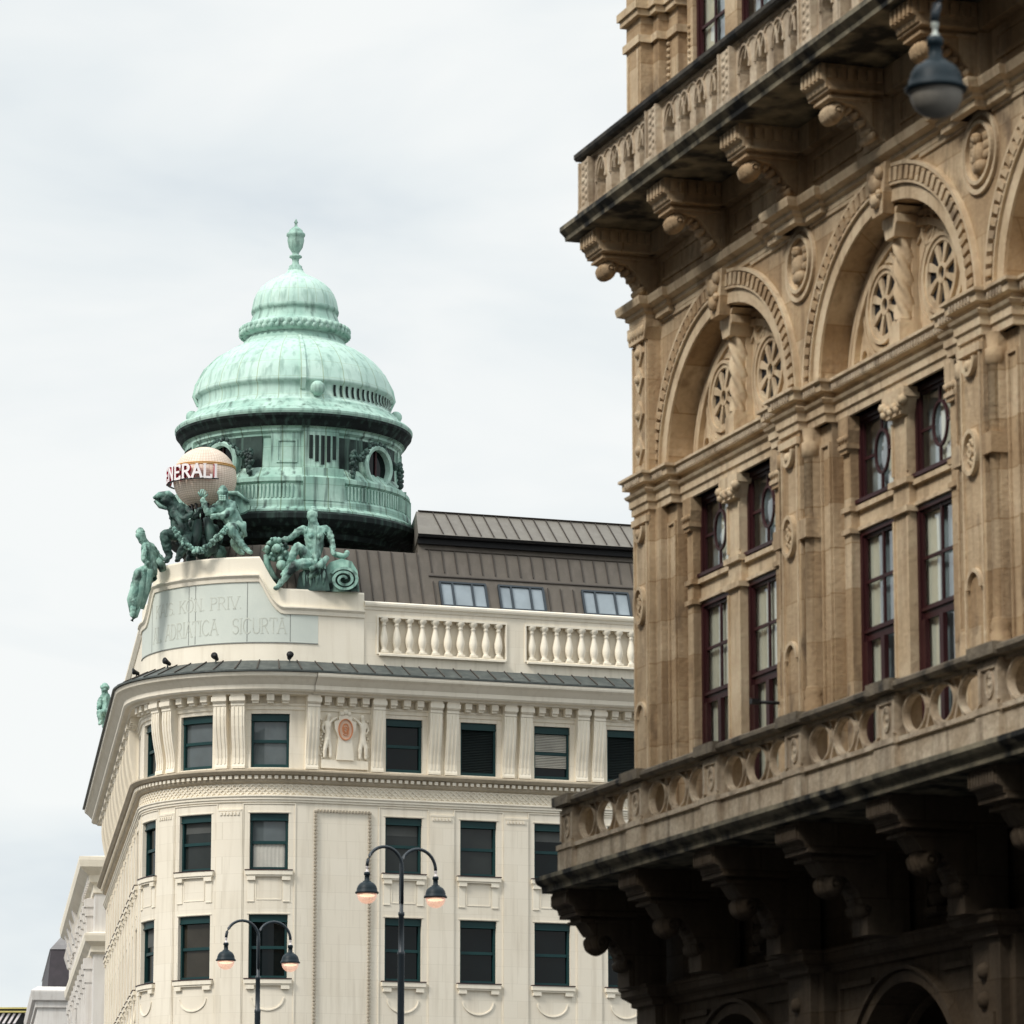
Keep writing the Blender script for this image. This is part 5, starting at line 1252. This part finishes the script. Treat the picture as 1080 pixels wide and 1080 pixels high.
# floodlights on the gutter roof
for ph, lab in ((96.3, 'small black floodlight at the far left end below the inscription panel'), (64.8, 'small black floodlight on the gutter below the left letters of the inscription'), (40.1, 'small black floodlight on the gutter below the middle of the inscription'), (9.5, 'small black floodlight below the right end of the inscription panel')):
    t = -RC * R(ph); wp = GM @ Vector(W(t, .28, 23.40)); nrm = (GM.to_3x3() @ (Vector(W(t, 1, 0)) - Vector(W(t, 0, 0))))
    fm = frame(wp, (-nrm.y, nrm.x)); fl_ = empty('floodlight', fm, lab, 'floodlight', 'floodlights along the gutter')
    b = MB(); rings = []
    for y, r in ((.10, .07), (-.02, .09), (-.10, .12), (-.14, .125)): rings.append([(r * math.cos(R(a)), y, .17 + r * .9 * math.sin(R(a)) - .4 * y) for a in range(0, 360, 30)])
    b.loft(rings, closed=True, caps=True, smooth=True); b.build('lamp_housing', M['black'], fl_)
    b = MB(); b.box(-.02, .02, -.02, .02, -.06, .11); b.box(-.06, .06, -.05, .05, -.1, -.05); b.build('bracket', M['lead'], fl_)

# ================================================================== STREET LAMPS
def lamp_head(parent, c, lit):
    # hood, glass bowl, joint; c = point where the arm ends
    x, y, z = c
    b = MB(); b.lathe([(.001, z - .10), (.055, z - .10), (.065, z - .13), (.065, z - .16), (.05, z - .17), (.053, z - .27), (.085, z - .285), (.085, z - .30), (.11, z - .31), (.155, z - .34), (.188, z - .385), (.207, z - .44), (.214, z - .485), (.24, z - .51), (.24, z - .535), (.205, z - .54)], (x, y), 28)
    hd = b.build('lamp_shade', M['ironblue'], parent)
    g_ = MB(); g_.lathe([(.205, z - .535), (.20, z - .59), (.17, z - .665), (.11, z - .72), (.05, z - .742), (.001, z - .747)], (x, y), 28); g_.build('lamp_glass', M['lamplit' if lit else 'lampoff'], hd)
    if lit:
        q = MB(); q.ball((x, y, z - .575), .17, 12, (1, 1, .2)); q.build('bulb', M['lampcore'], hd)
    j = MB(); j.lathe([(.03, z + .02), (.03, z - .02), (.02, z - .03), (.02, z - .07), (.035, z - .08), (.035, z - .105)], (x, y), 10); j.build('joint', M['white' if lit else 'panel'], hd)
def street_lamp(u, v_heads, Y, span_px, yaw, label, lit, name='street_lamp'):
    # pole at column u; v_heads = picture row of the arm ends
    p = pt(u, v_heads, Y); zt_ = p.z
    lm = Matrix.Translation((p.x, Y, 0)) @ Matrix.Rotation(yaw, 4, 'Z'); o = empty(name, lm, label, 'street lamp', 'double armed street lamps')
    a = .82
    po = MB(); po.lathe([(.13, 0), (.13, .9), (.10, 1.0), (.085, 1.1), (.082, 5.5), (.07, 5.6), (.07, zt_ - 1.75), (.075, zt_ - 1.74), (.075, zt_ - 1.68), (.058, zt_ - 1.66), (.055, zt_ - .95), (.065, zt_ - .94), (.065, zt_ - .88), (.04, zt_ - .86), (.036, zt_ + .05)], seg=16); po.build('pole', M['iron'], o)
    for sg in (-1, 1):
        pts3 = []
        for i in range(19):
            t = R(180 * i / 18); r = a / 2
            pts3.append((sg * (r - r * math.cos(t)), .03 * sg, zt_ + .02 + (r * 1.02) * math.sin(t)))
        pts3 = [(0, .03 * sg, zt_ - .7)] + pts3
        b = MB(); b.tube(pts3, .034, 10); b.build('arm', M['iron'], o)
        lamp_head(o, (sg * a, .03 * sg, zt_), lit)
    return o
street_lamp(423.5, 917, 85, 41, R(31), 'blue grey double armed street lamp with lit bulbs, the taller one in the middle', True)
street_lamp(272.5, 991, 100, 36, R(22), 'blue grey double armed street lamp with lit bulbs, lower and left, before a window', True)
street_lamp(1095, 31, 31, 0, R(6), 'large out of focus street lamp with an unlit frosted bulb, close at top right', False)

# ================================================================== BUILDINGS ALONG THE STREET BEHIND
NLw = GM.to_3x3() @ (Vector(W(-ARC - 5, 1, 0)) - Vector(W(-ARC - 5, 0, 0))); ALw = GM.to_3x3() @ (Vector(W(-ARC - 6, 0, 0)) - Vector(W(-ARC - 5, 0, 0)))
def block(name, u, v, Y, label):
    p = pt(u, v, Y); xd = Vector((NLw.x, NLw.y, 0)) * -1
    return empty(name, frame((p.x, p.y, 0), (xd.x, xd.y)), label, 'building'), p.z
# pale ornate house just behind the corner building: origin at its left front corner, x to the right, y away
hb, zb_ = block('town_house', 101, 905, 186, 'off white ornate town house with stone cornices behind the cream corner building')
LB = 34.0
b = MB(); b.box(0, 12, 0, LB, 0, zb_ - .3); b.build('wall', M['whitewall'], hb)
def hcorn(name, z, prof, m='whitewall'):
    b = MB(); P = []
    for d, dz in prof: P.append([(12, -d, z + dz), (-d, -d, z + dz), (-d, LB + d, z + dz), (12, LB + d, z + dz)])
    b.loft(P, closed=False); return b.build(name, M[m], hb)
hcorn('cornice', zb_, [(0, -1.6), (.08, -1.55), (.08, -1.2), (.25, -1.1), (.3, -.8), (.55, -.6), (.7, -.45), (.75, -.15), (.75, 0), (-1.5, .3)], 'creamtrim')
z2 = pt(90, 985, 186).z
hcorn('string_course', z2, [(0, -.9), (.15, -.8), (.15, -.55), (.4, -.35), (.45, -.1), (.45, 0), (0, .1)], 'creamtrim')
b = MB()
for i in range(9):
    y = .5 + i * 1.05; b.box(-.34, -.0, y, y + .35, zb_ - 1.1, zb_ - .72)
for i in range(6): b.box(.4 + i * 1.1, .8 + i * 1.1, -.34, -0, zb_ - 1.1, zb_ - .72)
for i in range(10):
    y = 2 + i * 3.2
    b.box(-.30, 0, y, y + .6, z2 + .1, zb_ - 1.6); b.box(-.42, 0, y - .12, y + .72, zb_ - 2.0, zb_ - 1.65); b.box(-.36, 0, y - .06, y + .66, zb_ - 2.4, zb_ - 2.0)
    b.box(-.28, 0, y, y + .6, z2 - 9, z2 - .9); b.box(-.4, 0, y - .1, y + .7, z2 - 1.4, z2 - .92); b.box(-.34, 0, y - .04, y + .64, z2 - 2.0, z2 - 1.4)
for y in (LB - 2.2, LB - 6.5, LB - 11, LB - 16):
    b.prism([(0, z2 + 1.0), (-.35, z2 + 1.1), (-.55, z2 + 1.7), (-.4, z2 + 2.3), (-.62, z2 + 3.0), (-.3, z2 + 3.7), (0, z2 + 3.8)], y, y + 1.3, 1)
    b.prism([(0, z2 - 4.4), (-.3, z2 - 4.2), (-.6, z2 - 3.4), (-.4, z2 - 2.8), (-.5, z2 - 2.2), (0, z2 - 1.9)], y, y + 1.3, 1)
b.box(.6, 1.2, -.12, 0, 4, z2 - 1.0); b.box(2.6, 3.2, -.12, 0, 4, z2 - 1.0)
b.build('ornament', M['whitewall'], hb)
for i, x in enumerate((1.5, 5.2)):
    for z0 in (z2 - 4.2, z2 + .6):
        f = MB(); f.box(x, x + 1.0, -.06, .02, z0, z0 + 2.1); f.box(x - .15, x + 1.15, -.14, 0.0, z0 + 2.12, z0 + 2.3); wo = f.build('window', M['creamtrim'], hb)
        q = MB(); q.box(x + .08, x + .92, -.075, -.05, z0 + .08, z0 + 2.02); q.build('pane', M['glass'], wo)
b = MB(); b.box(2.2, 3.2, 6, 7.4, zb_ - .2, zb_ + 1.2); b.box(2.1, 3.3, 5.9, 7.5, zb_ + 1.2, zb_ + 1.35); b.build('chimney', M['slatepale'], hb)
# dark mansard house further back
p = pt(50, 1042, 236); hc = empty('mansard_house', frame((p.x, p.y, 0), (-NLw.x, -NLw.y)), 'pale house with dark steep slate roof, far down the street', 'building')
zc_ = p.z
b = MB(); b.box(-.55, 10, -.8, 24, 0, zc_ - .9); b.build('wall', M['whitewall'], hc)
b = MB(); P = [[(10, -d - .8, zc_ + dz), (-d - .55, -d - .8, zc_ + dz), (-d - .55, 24, zc_ + dz)] for d, dz in ((0, -1.2), (.12, -1.15), (.12, -.85), (.3, -.75), (.38, -.3), (.38, -.22), (0, .02), (-.6, .05))]; b.loft(P); b.build('cornice', M['whitewall'], hc)
b = MB(); b.loft([[(10, 0, zc_ - .1), (.0, 0, zc_ - .1), (.0, 24, zc_ - .1)], [(10, .15, zc_ + 2.2), (.15, .15, zc_ + 2.2), (.15, 24, zc_ + 2.2)]]); ro_ = b.build('mansard_roof', M['slate'], hc)
b = MB(); b.loft([[(10, .1, zc_ + 2.2), (.1, .1, zc_ + 2.2), (.1, 24, zc_ + 2.2)], [(10, 9, zc_ + 5.6), (2.6, 9, zc_ + 5.6), (2.6, 24, zc_ + 5.6)]]); b.build('roof_slope', M['slatepale'], ro_)
# striped gable building, lowest at the left edge
p = pt(-60, 1080, 262); q = pt(60, 1063, 262); he = empty('striped_building', Matrix.Translation((p.x, 262, 0)), 'red brown building under a yellow, black and white striped eaves band, bottom left', 'building')
wE = q.x - p.x; zt = q.z
b = MB(); b.box(0, wE, 0, 10, 0, zt - 1.0); b.build('wall', M['brickred'], he)
b = MB(); b.box(-.3, wE + .3, -.55, 10.2, zt - .10, zt); b.box(-.25, wE + .25, -.5, -.3, zt - .32, zt - .22); b.build('eaves', M['yellow'], he)
b = MB(); b.box(-.28, wE + .28, -.48, 10, zt - .22, zt - .10); b.box(-.1, wE + .1, -.3, -.1, zt - 1.05, zt - .32); b.build('black_band', M['black'], he)
b = MB(); x = 0
i = 0
while x < wE - .5:
    sl_ = .38 if (i // 5) % 2 else -.38
    b.prism([(x, zt - .36), (x + .16, zt - .36), (x + .16 + sl_, zt - 1.0), (x + sl_, zt - 1.0)], -.34, -.31, 1); x += .34; i += 1
b.build('white_stripes', M['white'], he)
b = MB()
for i in range(10): b.box(1 + i * .72, 1.35 + i * .72, -.05, 0, zt - 3, zt - 1.4)
b.build('window', M['glass'], he)
